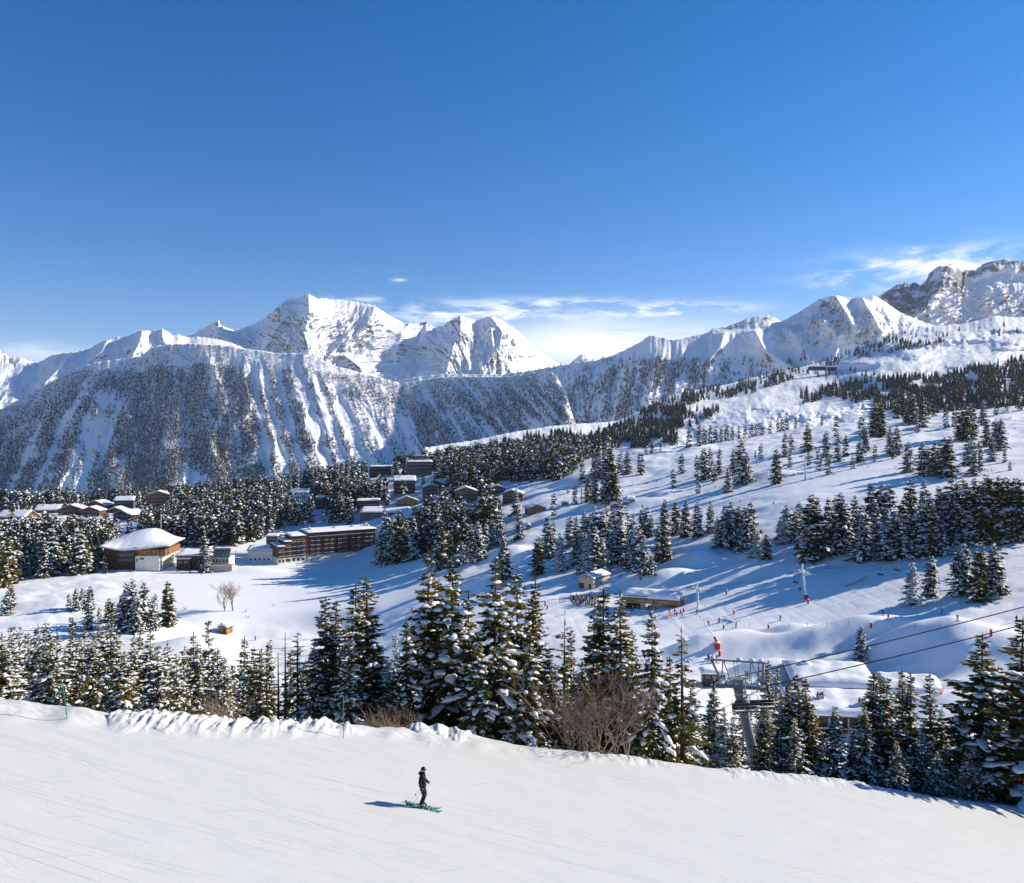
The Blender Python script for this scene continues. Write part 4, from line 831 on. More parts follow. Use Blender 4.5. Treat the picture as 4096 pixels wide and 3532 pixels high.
chalet('chalet', 'dark gabled chalet above the curved roof building', 'chalet', WA, 845, 1042, 552, 622, None, 'y', M_DARKW, floors=2, cols=3, chim=0, depth=18, yaw=-22, group=GV_)
GB = 'chalets and lodges of the upper village'
chalet('apartment_building', 'dark flat roofed lodge half hidden at the top of the wood', 'building', WB, 893, 1068, 210, 292, None, 'x', M_DARKW, floors=3, cols=6, balc=2, rise=1.0, depth=14, chim=0, group=GB)
HL = dict(t=chalet('hotel', 'big dark lodge with wide balconies highest in the village', 'hotel', WB, 1162, 1372, 168, 300, None, 'x', M_GREYW, floors=4, cols=7, balc=3, rise=1.6, depth=16, chim=1, plinth=3.0, base=M_STONE, group=GB, yaw=10))
HL['hw'] = HL['t']['hw_m']; del HL['t']['hw_m']
MB().box(-5, 6, -2, 5, HL['hw'] + .3, HL['hw'] + 4.6, 0).box(-5.6, 6.6, -2.6, 5.6, HL['hw'] + 4.603, HL['hw'] + 5.4, 1).build('upper_storey', [M_GREYW, M_ROOFSNOW], HL['t'])
chalet('chalet', 'large red brown chalet with three floors below the dark lodge', 'chalet', WB, 1062, 1248, 292, 442, None, 'x', M_RED, floors=4, cols=5, balc=3, depth=15, chim=2, plinth=2.5, base=M_STONE, group=GB, yaw=8)
chalet('chalet', 'brown chalet with several balconies right of the red brown one', 'chalet', WB, 1290, 1412, 350, 450, None, 'y', M_BROWN, floors=3, cols=3, balc=2, depth=13, chim=1, group=GB, yaw=14)
chalet('chalet', 'dark chalet with broad rounded snow roof behind the balconied one', 'chalet', WB, 1330, 1502, 318, 388, None, 'y', M_DARKW, floors=2, cols=4, balc=1, depth=16, chim=1, group=GB, yaw=-16)
chalet('chalet', 'big yellow brown chalet with glazed gable in the village centre', 'chalet', WB, 1528, 1718, 374, 500, None, 'y', M_YELLOW, floors=3, cols=4, balc=2, depth=18, chim=2, group=GB, yaw=4, roofm=M_BROWN)
chalet('chalet', 'brown chalet with snow gable between the glazed one and the road', 'chalet', WB, 1783, 1924, 358, 434, None, 'y', M_BROWN, floors=2, cols=4, balc=1, depth=14, chim=1, group=GB, yaw=10)
chalet('chalet', 'twin gabled brown chalet with balconies beside the piste', 'chalet', WB, 1898, 2072, 394, 488, None, 'y', M_BROWN, floors=3, cols=4, balc=2, depth=14, chim=1, group=GB, yaw=-8)
chalet('chalet', 'pale timber chalet with steep gable among the trees', 'chalet', WB, 1080, 1268, 445, 535, None, 'y', M_YELLOW, floors=2, cols=4, balc=1, depth=16, chim=0, group=GB, yaw=10, roofm=M_BROWN)
chalet('chalet', 'dark red chalet with long level roof behind the hotel', 'chalet', WB, 788, 978, 464, 556, None, 'x', M_RED, floors=2, cols=6, balc=1, depth=12, chim=1, group=GB, yaw=8, rise=1.2)
chalet('apartment_building', 'narrow dark building with white balconies between tall spruces', 'building', WB, 488, 562, 440, 550, None, 'x', M_DARKW, floors=4, cols=2, balc=3, depth=12, chim=0, group=GB, rise=1.2)
chalet('chalet', 'small chalet roof showing between spruces at the wood top', 'chalet', WB, 283, 442, 388, 432, None, 'x', M_BROWN, floors=1, cols=4, balc=0, depth=12, chim=1, group=GB)
chalet('hall', 'low hall under a broad smooth white roof behind the hotel', 'hall', WB, 820, 1196, 535, 605, None, 'x', M_GREYW, floors=1, cols=8, balc=0, depth=22, chim=0, rise=3.2, group=GB, th=1.0)
GC = 'small huts along the pistes'
chalet('chalet', 'low orange timber chalet with one blue window beside the piste', 'chalet', WC, 186, 348, 502, 575, None, 'y', M_ORANGE, floors=1, cols=3, balc=0, depth=12, chim=0, group=GC, yaw=12, th=1.0)
chalet('hut', 'tiny wooden hut with thick snow cap on the piste', 'hut', WC, 193, 233, 650, 694, None, 'y', M_BROWN, floors=1, cols=1, balc=0, depth=4, chim=0, ov=.4, group=GC, door=False, th=.9)
chalet('hut', 'brown hut with snow roof under the gondola pylon', 'hut', WC, 462, 522, 482, 518, None, 'y', M_BROWN, floors=1, cols=2, balc=0, depth=7, chim=0, ov=.6, group=GC, door=False)
chalet('hut', 'dark red hut half hidden behind a white spruce', 'hut', WC, 1578, 1650, 655, 730, None, 'x', M_RED, floors=1, cols=2, balc=0, depth=6, chim=0, ov=.6, group=GC, yaw=-20, th=.8)
chalet('hut', 'little orange hut with thick snow pillow below the bare birches', 'hut', WE, 1640, 1730, 385, 446, None, 'y', M_ORANGE, floors=1, cols=1, balc=0, depth=5, chim=0, ov=.5, group=GC, yaw=-12, th=1.1, rise=1.0, dz=1.0)
chalet('shelter', 'end house of the long stepped shelter beside the upper piste', 'shelter', WC, 838, 905, 490, 537, None, 'y', M_ORANGE, floors=1, cols=2, balc=0, depth=8, chim=0, ov=.5, group=GC, th=1.0)
chalet('shelter', 'middle bay of the long stepped shelter beside the upper piste', 'shelter', WC, 905, 985, 460, 517, None, 'x', M_ORANGE, floors=1, cols=4, balc=0, depth=8, chim=0, ov=.4, group=GC, th=1.1, rise=1.4, door=False)
chalet('shelter', 'upper open bay of the long stepped shelter beside the piste', 'shelter', WC, 950, 1020, 443, 500, None, 'x', M_RED, floors=1, cols=3, balc=0, depth=7, chim=0, ov=.4, group=GC, th=1.1, rise=1.2, door=False)
chalet('restaurant', 'dark mountain restaurant with flat snow roof on the far plateau', 'restaurant', WZ, 808, 902, 682, 695, 2150, 'x', M_BLACK, floors=1, cols=8, balc=0, depth=20, chim=0, rise=.8, th=2.2, see=False)
chalet('restaurant', 'small dark restaurant house beside the flat roofed one on the plateau', 'restaurant', WZ, 922, 966, 684, 697, 2150, 'x', M_BLACK, floors=1, cols=4, balc=0, depth=20, chim=0, rise=.8, th=2.2, see=False)
chalet('cabin', 'small pale lift house standing alone on the far plateau', 'cabin', WZ, 1150, 1192, 682, 700, 2050, 'x', M_GREYW, floors=1, cols=3, balc=0, depth=10, chim=0, rise=1.0, th=1.2, see=False)

# ---- the long hotel by the frozen lake
def hotel():
    A = pt(1232, 2246, 561); B = pt(1500, 2226, 590); ang = math.atan2(B.y - A.y, B.x - A.x); Lm = (Vector((B.x, B.y)) - Vector((A.x, A.y))).length
    t = thing('hotel', 'long five storey brown hotel with rows of balconies beside the frozen lake', 'hotel', A, ang)
    clear(1040, 1515, 2105, 2250, 566); fl, base, Hh, Dp = 3.05, 4.6, 0, 15
    Hh = base + fl * 5
    b = MB().box(0, Lm, 0, Dp, base + .003, Hh, 0).box(-.06, Lm + .06, -.25, Dp, -6, base, 1)
    b.box(-2.2, -.003, 1.2, Dp, -6, Hh + .4, 2)                        # pale stair shaft
    b.build('wall', [M_BROWN, M_PLASTER, M_CREAM], t)
    bays = 10; bw = Lm / bays
    for i in range(bays):
        xc = (i + .5) * bw; wide = i % 2 == 0
        for k in range(5):
            z = base + fl * k
            x = xc + (.5 if wide else -.5)
            window(t, x, -.003, z + .35, 2.3, 1.95)
            if k == 4:
                if wide: balcony(t, xc - bw * .45, xc + bw * 1.45, -.003, z - .05, 1.3, M_DARKW)
            else: balcony(t, x - 1.55, x + 1.55, -.003, z - .05, 1.2, M_DARKW)
        window(t, xc, -.25, 1.0, .9, .7, M_DARKW)
    for x in np.linspace(0, Lm, 6): MB().box(x - .35, x + .35, -.5, -.003, base + .01, Hh - .05).build('pilaster', M_RED, t)
    r = MB().box(-1, Lm + .8, -1.3, Dp + .6, Hh + .003, Hh + .5).build('roof', M_DARKW, t)
    V, Fq = snow_cap(-.9, Lm + .7, -1.2, Dp + .5, lambda x, y: Hh + .5 + .09 * (y + 1.2), .7, 3, 40, 10); MB().add(V, Fq, smooth=True).build('snow_cover', M_ROOFSNOW, r)
    for x, w_, h_ in ((3, 1.6, 1.6), (22, 1.2, 1.1), (36, 1.4, 1.3), (Lm - 5, 2.4, 2.0)): MB().box(x, x + w_, 7, 9, Hh + 1.2, Hh + 1.8 + h_, 0).blob((x + w_ / 2, 8, Hh + 1.8 + h_), w_ * .6, 1.1, .4, 1, half=True).build('roof_vent', [M_CONC, M_ROOFSNOW], r)
    # stepped wing on the left
    for (x0, x1, nf, y0, bay) in ((-12.5, -2.2, 4.6, -1.0, 3), (-17.5, -12.5, 3.5, -2.0, 1), (-22.5, -17.5, 2.5, -3.0, 2)):
        hh = base + fl * nf
        wgb = MB().box(x0, x1 - .003, y0, Dp - 2, base + .003, hh, 0).box(x0 - .05, x1 - .05, y0 - .2, Dp - 2, -6, base, 1).build('wing', [M_BROWN, M_PLASTER], t)
        V, Fq = snow_cap(x0 - .5, x1 + .1, y0 - .9, Dp - 1.5, lambda x, y: hh + .3 + .08 * (y + 1), .7, x0, 12, 10)
        MB().box(x0 - .6, x1 - .01, y0 - 1, Dp - 1.4, hh + .003, hh + .3, 0).add(V, Fq, 1, True).build('wing_roof', [M_DARKW, M_ROOFSNOW], wgb)
        for i in range(bay):
            xc = x0 + (i + .5) * (x1 - x0) / bay
            for k in range(int(nf)):
                window(wgb, xc, y0, base + fl * k + .35, min(2.0, (x1 - x0) / bay * .55), 1.9); balcony(wgb, xc - (x1 - x0) / bay * .42, xc + (x1 - x0) / bay * .42, y0, base + fl * k - .05, 1.2, M_DARKW)
            window(wgb, xc, y0 - .2, 1.4, (x1 - x0) / bay * .66, 1.9, M_FRAME)
    return t
hotel()
t = chalet('annex', 'black cube annex with snow roof at the back of the hotel', 'annex', WB, 112, 212, 735, 850, 583, 'x', M_BLACK, floors=3, cols=3, balc=0, rise=.8, depth=12, chim=0, see=False, door=False)
t = chalet('pavilion', 'low white pavilion with wide windows joining the hotel', 'pavilion', WB, -25, 205, 826, 935, 556, 'x', M_PLASTER, floors=1, cols=6, balc=0, rise=2.4, depth=14, chim=0, see=True, door=False, roofm=M_BROWN, th=.8, ov=.7)
t = chalet('gallery', 'long low white gallery between pavilion and terrace', 'gallery', WA, 1700, 1900, 868, 925, 570, 'x', M_PLASTER, floors=1, cols=6, balc=0, rise=.8, depth=7, chim=0, see=True, door=False, roofm=M_GREYW, ov=.4)
# ---- the curved roof hall
def curved_hall():
    A = pt(402, 2250, 500); s = 500 / F
    t = thing('curved_hall', 'large hall under one sweeping curved snow roof with timber bay', 'hall', A, R(6)); clear(395, 665, 2112, 2258, 500)
    W = 262 * s; D = 30
    zF = lambda q: float(np.interp(q, [0, .15, .3, .6, .85, 1], [10.2, 8.6, 7.4, 8.0, 9.4, 10.0])); zB = lambda q: float(np.interp(q, [0, .12, .3, .5, .62, .72, .82, .92, 1], [11.6, 13.4, 16.2, 17.8, 17.6, 15.6, 13.0, 11.6, 10.8]))
    z0 = 7.6
    def rf(x, y):
        q = min(1, max(0, x / W)); b_ = min(1, max(0, y / D)); k = 1 - (1 - b_) ** 1.8
        z = 0
        for o in (-.06, 0, .06): z += (zF(q + o) * (1 - k) + zB(q + o) * k) / 3
        return z
    b = MB().box(8, W * .5, 1.5, D, -6, 6.6, 0).box(W * .5, W - 6, 1.0, D, -6, 3.6, 1).box(W * .5 + .003, W - 2, .2, D, 3.603, 7.6, 2).box(1, 8 - .003, 4, D, -6, 8.0, 0).box(10, W - 8, 8, D, 7.61, 9.4, 0)
    b.build('wall', [M_DARKW, M_PLASTER, M_ORANGE], t)
    nx, ny = 36, 16; xs = np.linspace(-1, W + 1, nx); ys = np.linspace(-1, D + 1, ny); V, Fq = [], []
    for z in (0, -.55):
        for y in ys:
            for x in xs: V.append((x, y, rf(x, y) + z))
    n = nx * ny
    for j in range(ny - 1):
        for i in range(nx - 1):
            a = j * nx + i; Fq += [(a, a + 1, a + nx + 1, a + nx), (n + a, n + a + nx, n + a + nx + 1, n + a + 1)]
    for i in range(nx - 1): Fq += [(i, n + i, n + i + 1, i + 1), ((ny - 1) * nx + i, (ny - 1) * nx + i + 1, n + (ny - 1) * nx + i + 1, n + (ny - 1) * nx + i)]
    for j in range(ny - 1): a = j * nx; Fq += [(a, a + nx, n + a + nx, n + a), (a + nx - 1, n + a + nx - 1, n + a + 2 * nx - 1, a + 2 * nx - 1)]
    r = MB().add(V, Fq, smooth=False).build('roof', M_GREYW, t)
    V, Fq = snow_cap(-.9, W + .9, -.9, D + .9, rf, 1.0, 2, 36, 18); MB().add(V, Fq, smooth=True).build('snow_cover', M_ROOFSNOW, r)
    for i in range(6): window(t, 10 + i * 1.75, 1.5, 3.2, 1.4, 2.6, M_DARKW)
    for i in range(4): window(t, 10.5 + i * 2.4, 1.5, .4, 1.9, 1.6, M_DARKW)
    MB().box(W * .5 - 1, W * .5 + 1.6, .2, 1.4, 3.6, z0 + 1.6).build('timber_shaft', M_BROWN, t)
    for i in range(3): window(t, W * .5 + 4 + i * 4.5, .2 if i else 1.0, 4.6 if i else 1.2, 2.6, 1.8 if i else 1.4)
    for i in range(6): MB().box(W * .5 + 2 + i * 2.6, W * .5 + 2.25 + i * 2.6, -.05, .19, 3.7, z0 - .5).build('batten', M_BROWN, t)
    MB().box(W * .5 + .6, W * .5 + 1.6, .92, .997, -.2, 2.1).build('door', M_GLASS, t)
    MB().tube([(W - 8, 3, -4), (W - 8, 3, 3.6)], .25).build('column', M_CONC, t)
    MB().tube([(W * .62, D + 4, 8), (W * .62, D + 4, 27)], .3).build('flue', M_STONE, t)
curved_hall()
# ---- annex with sloping green glass and terrace
def glass_annex():
    d = 512; s = d / F; A = pt(700, 2262, d); t = thing('glazed_annex', 'low brown annex with leaning green glass front and open terrace', 'annex', A, R(5)); clear(690, 915, 2175, 2282, d)
    b = MB().box(0, 22, 3, 18, -6, 5.2, 0).box(1.2, 9.5, .8, 2.99, -6, 3.9, 0).box(22.003, 33, 4, 18, -6, 4.0, 1)
    b.build('wall', [M_DARKW, M_PLASTER], t)
    r = MB().box(-.8, 22.6, 2, 18.6, 5.203, 5.6).build('roof', M_BROWN, t); V, Fq = snow_cap(-.7, 22.5, 2.1, 18.5, lambda x, y: 5.6 + .10 * y, .8, 5, 22, 12); MB().add(V, Fq, smooth=True).build('snow_cover', M_ROOFSNOW, r)
    V, Fq = snow_cap(.8, 9.9, .3, 3.2, lambda x, y: 3.92 + .18 * y, .6, 6, 12, 6); MB().add(V, Fq, smooth=True).build('porch_snow', M_ROOFSNOW, r)
    V, Fq = snow_cap(-3, 16, 19, 30, lambda x, y: 6.2 + .014 * (x - 4) ** 2, .9, 8, 18, 10); MB().add(V, Fq, smooth=True).build('drift_cover', M_ROOFSNOW, r)
    g = MB().add([(22.2, 4, 4.05), (33, 4, 4.05), (33, 8.5, 9.0), (22.2, 8.5, 9.0), (22.2, 9, 4.05), (33, 9, 4.05)], [(0, 1, 2, 3), (0, 3, 4), (1, 5, 2), (3, 2, 5, 4)]).build('sloping_glass', M_GREENGLASS, t)
    for i in range(6): x = 22.3 + i * 2.12; MB().tube([(x, 3.9, 4.1), (x, 8.4, 9.05)], .13, 5).build('rafter', M_DARKW, g)
    MB().box(21.6, 33.6, 7.6, 12, 9.06, 9.7).build('canopy', M_YELLOW, g)
    V, Fq = snow_cap(21.7, 33.5, 7.7, 11.9, lambda x, y: 9.7, .6, 4, 14, 8); MB().add(V, Fq, smooth=True).build('canopy_snow', M_ROOFSNOW, g)
    for i in range(5): window(t, 23.4 + i * 2.1, 4, 1.0, 1.5, 2.4)
    for i, w_ in enumerate((2.2, 1.8)): window(t, 3 + i * 3.6, .8, 1.4, w_, 1.2)
    ter = MB().box(22.5, 37, -4, 3.9, -6, 0, 0)
    for i in range(13): ter.box(22.6 + i * 1.18, 22.7 + i * 1.18, -3.95, -3.85, .003, 1.05, 1)
    ter.box(22.5, 37, -3.97, -3.83, 1.053, 1.15, 1)
    ter.build('terrace', [M_STONE, M_DARKW], t)
    for i in range(8): 
        x, y = 24 + (i % 4) * 3.2, -2.4 + (i // 4) * 3.0
        MB().box(x, x + 1.5, y, y + .8, .68, .75).box(x + .1, x + .2, y + .1, y + .2, .003, .678).box(x + 1.3, x + 1.4, y + .6, y + .7, .003, .678).build('terrace_table', M_RED, t)
glass_annex()
# ---- shed beside the lift station: gable end left, long side right
t = chalet('garage_shed', 'cream shed with two brown doors and snow roof above the lift queue', 'shed', WC, 655, 800, 1050, 1140, None, 'y', M_CREAM, floors=1, cols=0, balc=0, depth=15, chim=0, door=False, yaw=-34, th=.5, ov=.5, rise=1.5, roofm=M_BROWN, see=False)
def dress_shed(t):
    W, y = 10.2, -7.5
    MB().box(-3.6, -1.0, y - .06, y - .003, -.3, 2.1).build('garage_door', M_RED, t); MB().box(1.2, 2.3, y - .06, y - .003, -.3, 1.9).build('door', M_RED, t)
dress_shed(t)
# ---- the two buried chalets at the lower right
def buried():
    d = 178; s = d / F
    A = pt(3150, 2905, d); t = thing('buried_chalet', 'large chalet with two deep snow roofs and stone chimneys below the near trees', 'chalet', A, R(-8))
    W, D = 22.5, 11
    b = MB().box(0.5, W - .5, 0, D, -5, 3.3, 0).box(.3, 3.8, -.4, 8, -5, 1.4, 1).box(7, W - 1, D, D + 10, -5, 6.0, 0)
    b.build('wall', [M_RED, M_PLASTER], t)
    for i in range(7): window(t, 6.2 + i * 2.2, 0, .6, 1.3, 1.5, M_DARKW)
    for i in range(4): MB().box(4.4 + i * 4.1, 4.7 + i * 4.1, -1.6, -1.3, -4, 2.9).build('post', M_STONE, t)
    balcony(t, 4, W - 1, 0, -.6, 1.3, M_BROWN)
    z1 = lambda x, y: 3.3 + .16 * (y + 2); z2 = lambda x, y: 6.2 + .17 * (y - D)
    r = MB()
    for f_, x0, x1, y0, y1 in ((z1, 0, W, -2, D), (z2, 3.2, W + .4, D - 1, D + 12)):
        vs = [(x, y, f_(x, y) - q) for q in (0, .3) for x, y in ((x0, y0), (x1, y0), (x1, y1), (x0, y1))]
        r.add(vs, [(0, 1, 2, 3), (7, 6, 5, 4), (0, 4, 5, 1), (1, 5, 6, 2), (2, 6, 7, 3), (3, 7, 4, 0)])
    r = r.build('roof', M_BROWN, t)
    V, Fq = snow_cap(.1, W - .1, -1.9, D - .6, z1, 1.25, 1, 26, 18); MB().add(V, Fq, smooth=True).build('snow_cover', M_ROOFSNOW, r)
    V, Fq = snow_cap(3.3, W + .3, D - .9, D + 11.9, z2, 1.5, 2, 26, 18); MB().add(V, Fq, smooth=True).build('snow_cover', M_ROOFSNOW, r)
    for x, y, z in ((8.0, 4, 5.0), (16.5, 1.8, 4.8)):
        m = MB().box(x - .9, x + .9, y - .6, y + .6, z - 1, z + 1.1, 0, taper=.8).box(x - .95, x + .95, y - .6, y + .6, z + 1.103, z + 1.25, 0)
        for k in (-.5, .1, .55): m.tube([(x + k, y, z + 1.253), (x + k, y, z + 1.7 + .3 * abs(k))], .2, 8, 1)
        m.build('chimney', [M_STONE, M_CAR], r)
    MB().blob((8, D + 8, 9.2), 1.3, 1.1, .9, 0, 10, 5).build('snowy_vent', M_ROOFSNOW, r)
    A = pt(3545, 2790, 186); t = thing('buried_chalet', 'lower snow roofed chalet behind the trees right of the large buried one', 'chalet', A, R(-14))
    MB().box(0, 12, 0, 8, -8, 1.6).build('wall', M_YELLOW, t); z3 = lambda x, y: 1.8 + .12 * y
    vs = [(x, y, z3(x, y) - q) for q in (0, .3) for x, y in ((-1, -1.5), (13, -1.5), (13, 9), (-1, 9))]
    r = MB().add(vs, [(0, 1, 2, 3), (7, 6, 5, 4), (0, 4, 5, 1), (1, 5, 6, 2), (2, 6, 7, 3), (3, 7, 4, 0)]).build('roof', M_BROWN, t)
    V, Fq = snow_cap(-.9, 12.9, -1.4, 8.9, z3, 1.3, 3, 20, 14); MB().add(V, Fq, smooth=True).build('snow_cover', M_ROOFSNOW, r)
    for i in range(4): window(t, 2 + i * 2.7, 0, -1.2, 1.4, 1.4)
    A = pt(2812, 2715, 190); t = thing('snow_buried_kiosk', 'low dark kiosk under a flat slab of snow left of the lift pylon', 'kiosk', A, R(-5))
    MB().box(0, 5.2, 0, 3, -3, 1.3).build('wall', M_CAR, t); V, Fq = snow_cap(-.5, 5.7, -.7, 3.5, lambda x, y: 1.3, .9, 4, 16, 10); MB().add(V, Fq, smooth=True).build('snow_cover', M_ROOFSNOW, t)
    for i in range(3): MB().box(.5 + i * 1.6, 1.6 + i * 1.6, -.45, -.02, .2, .9).build('counter', M_GREYW, t)
buried()
# ================================================================== lifts
M_CABLE = plain('steel_rope', (.03, .03, .035), .5, .4, .1, 1); M_LOGO = plain('white_lettering', (.75, .73, .68), .6, .2, .03, 1)
M_WHITEM = plain('frosted_steel', (.70, .71, .72), .6, .3, .15, 2); M_LIFTBROWN = wood('lift_fascia_timber', (.30, .14, .05))
def text_mesh(txt, size, mat, ext=.02):
    cu = bpy.data.curves.new('txt', 'FONT'); cu.body = txt; cu.size = size; cu.extrude = ext; cu.align_x = 'CENTER'
    o = bpy.data.objects.new('txt', cu); COL.objects.link(o); dg = bpy.context.evaluated_depsgraph_get()
    me = bpy.data.meshes.new_from_object(o.evaluated_get(dg)); bpy.data.objects.remove(o); bpy.data.curves.remove(cu)
    me.materials.clear(); me.materials.append(mat); return me
def sag(a, b, drop, n=24): return [a.lerp(b, i / n) - Vector((0, 0, drop * 4 * (i / n) * (1 - i / n))) for i in range(n + 1)]
def cable(label, a, b, drop, r, name='lift_cable', grp=None):
    return tag(MB().tube(sag(Vector(a), Vector(b), drop), r, 5).build(name, M_CABLE), label, 'cable', grp)
# ---- lift station
def station():
    d = 291; A = pt(2492, 2432, d); Bx = pt(2716, 2424, 284); ang = math.atan2(Bx.y - A.y, Bx.x - A.x); Lm = 20.6
    t = thing('lift_station', 'chairlift station with brown sign fascia under a thick snow roof beside the queue', 'lift station', A, ang)
    f = MB().box(0, Lm, -.2, .2, 2.3, 3.95).build('fascia', M_LIFTBROWN, t)
    for x in (3.6, 11.2, 13.4, 18.4): MB().box(x, x + .08, -.26, -.203, 2.32, 3.93).build('trim_strip', M_DARKW, f)
    a = link('lettering', text_mesh('COURCHEVEL', .62, M_LOGO), f); a.rotation_euler = (R(90), 0, 0); a.location = (7.6, -.24, 2.9)
    b = link('lettering', text_mesh('BIOLLAY', .95, M_LOGO), f); b.rotation_euler = (R(90), 0, 0); b.location = (14.7, -.24, 2.78)
    sm = MB()
    for k in range(6):
        an = math.pi * k / 3; M = Matrix.Translation((10.4, -.25, 3.12)) @ Matrix.Rotation(an, 4, 'Y')
        sm.box(-.05, .05, -.02, .02 + .001 * k, .1, .5, 0, M); sm.box(.02, .22, -.02, .019 + .001 * k, .30, .36, 0, M)
    sm.build('snowflake_emblem', M_LOGO, f)
    zf = lambda x, y: 3.9 + .42 * min(y, 3.4) - .1 * max(0, y - 3.4)
    vs = [(x, y, zf(x, y) - q) for q in (0, .3) for x, y in ((0, -.1), (Lm, -.1), (Lm, 7), (0, 7))]
    V, Fq = [], []
    r = MB().box(.05, Lm - .05, .21, 6.8, 3.2, 3.88).build('roof', M_DARKMETAL if False else M_DKMETAL, t)
    V, Fq = snow_cap(-.1, Lm + .1, .1, 7.2, zf, 1.5, 9, 40, 22); MB().add(V, Fq, smooth=True).build('snow_cover', M_ROOFSNOW, r)
    ic = MB(); random.seed(5)
    for i in range(34):
        x = .6 + i * .25; l = random.uniform(.3, 1.0); ic.tube([(x, .05, 4.75), (x, .02, 4.75 - l)], [.07, .015], 4)
    ic.build('icicle_fringe', M_ROOFSNOW, r)['kind'] = 'stuff'
    MB().box(.2, 9, .02, .18, 3.96, 4.9).build('dark_eave', M_BLACK, r)
    for x in (7.2, 17.9): MB().box(x - .45 * (1 if x > 10 else 2), x + .45 * (1 if x > 10 else 2), .6, 1.6, -3, 2.29).build('pillar', M_CREAM if x < 10 else M_DARKW, t)
    MB().box(-1.2, .9, -.6, 3, -4, 3.1).build('side_wall', M_CREAM, t)
    MB().box(1, 6.5, 1.5, 3, -3, 1.6, 0).box(1.2, 6.3, 1.2, 1.49, .9, 1.3, 0).build('control_desk', M_DARKW, t)
    MB().box(9, Lm - 3, 3.5, 6, -3, .8).blob((14, 4.5, .8), 5, 1.3, .9, 0, 12, 5, half=True).build('snow_heap', M_ROOFSNOW, t)
    m = MB().box(18.6, 21.4, 1.0, 3.4, -.4, 1.7, 0).box(18.4, 21.6, .9, 3.5, -.8, -.403, 1)
    m.build('drive_housing', [M_REDP, M_DKMETAL], t)
    g = MB()
    for x in (20.9, 22.3): g.tube([(x, 1.5, -.8), (x + .3, 1.5, 5.6)], .12, 5)
    for z in (.5, 2, 3.5, 5): g.tube([(20.95, 1.5, z), (22.55, 1.5, z + .8)], .07, 4)
    g.tube([(20.2, 1.5, 5.2), (23.6, 1.5, 5.6)], .12, 5); g.build('gantry', M_METAL, t)
    MB().tube([(20.6, 3.2, 3.3), (20.6, 3.2, 3.55)], 2.0, 18).build('bull_wheel', M_DKMETAL, t)
    rl = MB()
    for i in range(9): rl.tube([(i * 2.3, 5.6, zf(0, 5.6) + 1.2), (i * 2.3, 5.6, zf(0, 5.6) + 2.3)], .04, 4)
    rl.tube([(0, 5.6, zf(0, 5.6) + 2.25), (18.4, 5.6, zf(0, 5.6) + 2.25)], .035, 4); rl.build('roof_railing', M_METAL, r)
station()
# ---- small pylons of the same lift
def small_pylon(label, base, top, lean, frosted=True, red=False, grp='pylons of the valley chairlift', yaw=0.0, arm=2.4):
    t = thing('lift_pylon', label, 'pylon', base, yaw, grp); H = top
    MB().tube([(0, 0, -2), (0, 0, 0), (-lean, 0, H)], [.42, .42, .30], 10).build('mast', M_WHITEM, t)
    x = -lean; ar = MB().tube([(x - arm * .2, -arm, H), (x + arm * .2, arm, H + .1)], .20, 6)
    ar.tube([(x, 0, H), (x - .15, 0, H + 2.4)], [.32, .16], 6).tube([(x - arm * .2, -arm, H), (x - .1, 0, H + 1.7)], .08, 5).tube([(x + arm * .2, arm, H + .1), (x - .1, 0, H + 1.7)], .08, 5)
    ar.build('crossarm', M_WHITEM, t)
    for s in (-1, 1):
        b = MB(); c = Vector((x + s * arm * .2, s * arm, H - .15)); b.box(c.x - 1.7, c.x + 1.7, c.y - .12, c.y + .12, c.z - .3, c.z - .05, 0)
        for k in range(6): b.tube([(c.x - 1.5 + k * .6, c.y - .1, c.z + .1), (c.x - 1.5 + k * .6, c.y + .1, c.z + .1)], .24, 8, 1)
        b.box(c.x - 1.6, c.x + 1.6, c.y + s * .3, c.y + s * .7, c.z + .2, c.z + .28, 0)
        b.build('sheave_train', [M_WHITEM, M_METAL], t)
    sn = MB()
    for k in range(7): sn.blob((x + random.uniform(-.6, .6), random.uniform(-arm, arm), H + .2 + random.uniform(0, .5)), .4, .4, .28, 0, 8, 4, jit=.15)
    sn.blob((x - .15, 0, H + 2.4), .3, .3, .5, 0, 8, 4); s_ = sn.build('frost', M_ROOFSNOW, t); s_['kind'] = 'stuff'
    if red: MB().tube([(.02, 0, .1), (-lean * .17, 0, H * .17)], [.75, .72], 12).blob((-lean * .17, 0, H * .17), .85, .8, .3, 1, half=True).build('padding', [M_REDP, M_ROOFSNOW], t)
    return t
pb1 = hit(2792, 2430, 150); small_pylon('frosted pylon with broad crossarm right beside the lift station', pb1 + Vector((0, 0, 0)), 6.2, .2, yaw=R(20), arm=2.6)
pb2 = hit(3226, 2398, 150); H2_ = (2398 - 2292) / F * pb2.y; small_pylon('frosted leaning pylon with red padded foot on the open piste', pb2, H2_, 1.6, red=True, yaw=R(20), arm=2.6)
top1 = pb1 + Vector((-.2, 0, 6.4)); top2 = pb2 + Vector((-1.6, 0, H2_ + .2))
GCb = 'ropes of the valley chairlift'
yv = Vector((-math.sin(R(20)), math.cos(R(20)), 0)) * 2.6
stA = pt(2722, 2386, 288)
e3 = pt(4300, 2150, 262); e3b = pt(4300, 2190, 257)
for s, w_, e in ((1, 'far', e3), (-1, 'near', e3b)):
    cable(f'{w_} thin rope running from the station roof to its first pylon', stA + yv * s * .8, top1 + yv * s, .2, .045, grp=GCb)
    cable(f'{w_} thin rope spanning from first pylon to the red footed pylon', top1 + yv * s, top2 + yv * s, 1.2, .04, grp=GCb)
    cable(f'{w_} thin rope climbing from the red footed pylon to the right', top2 + yv * s, e, 1.5, .04, grp=GCb)
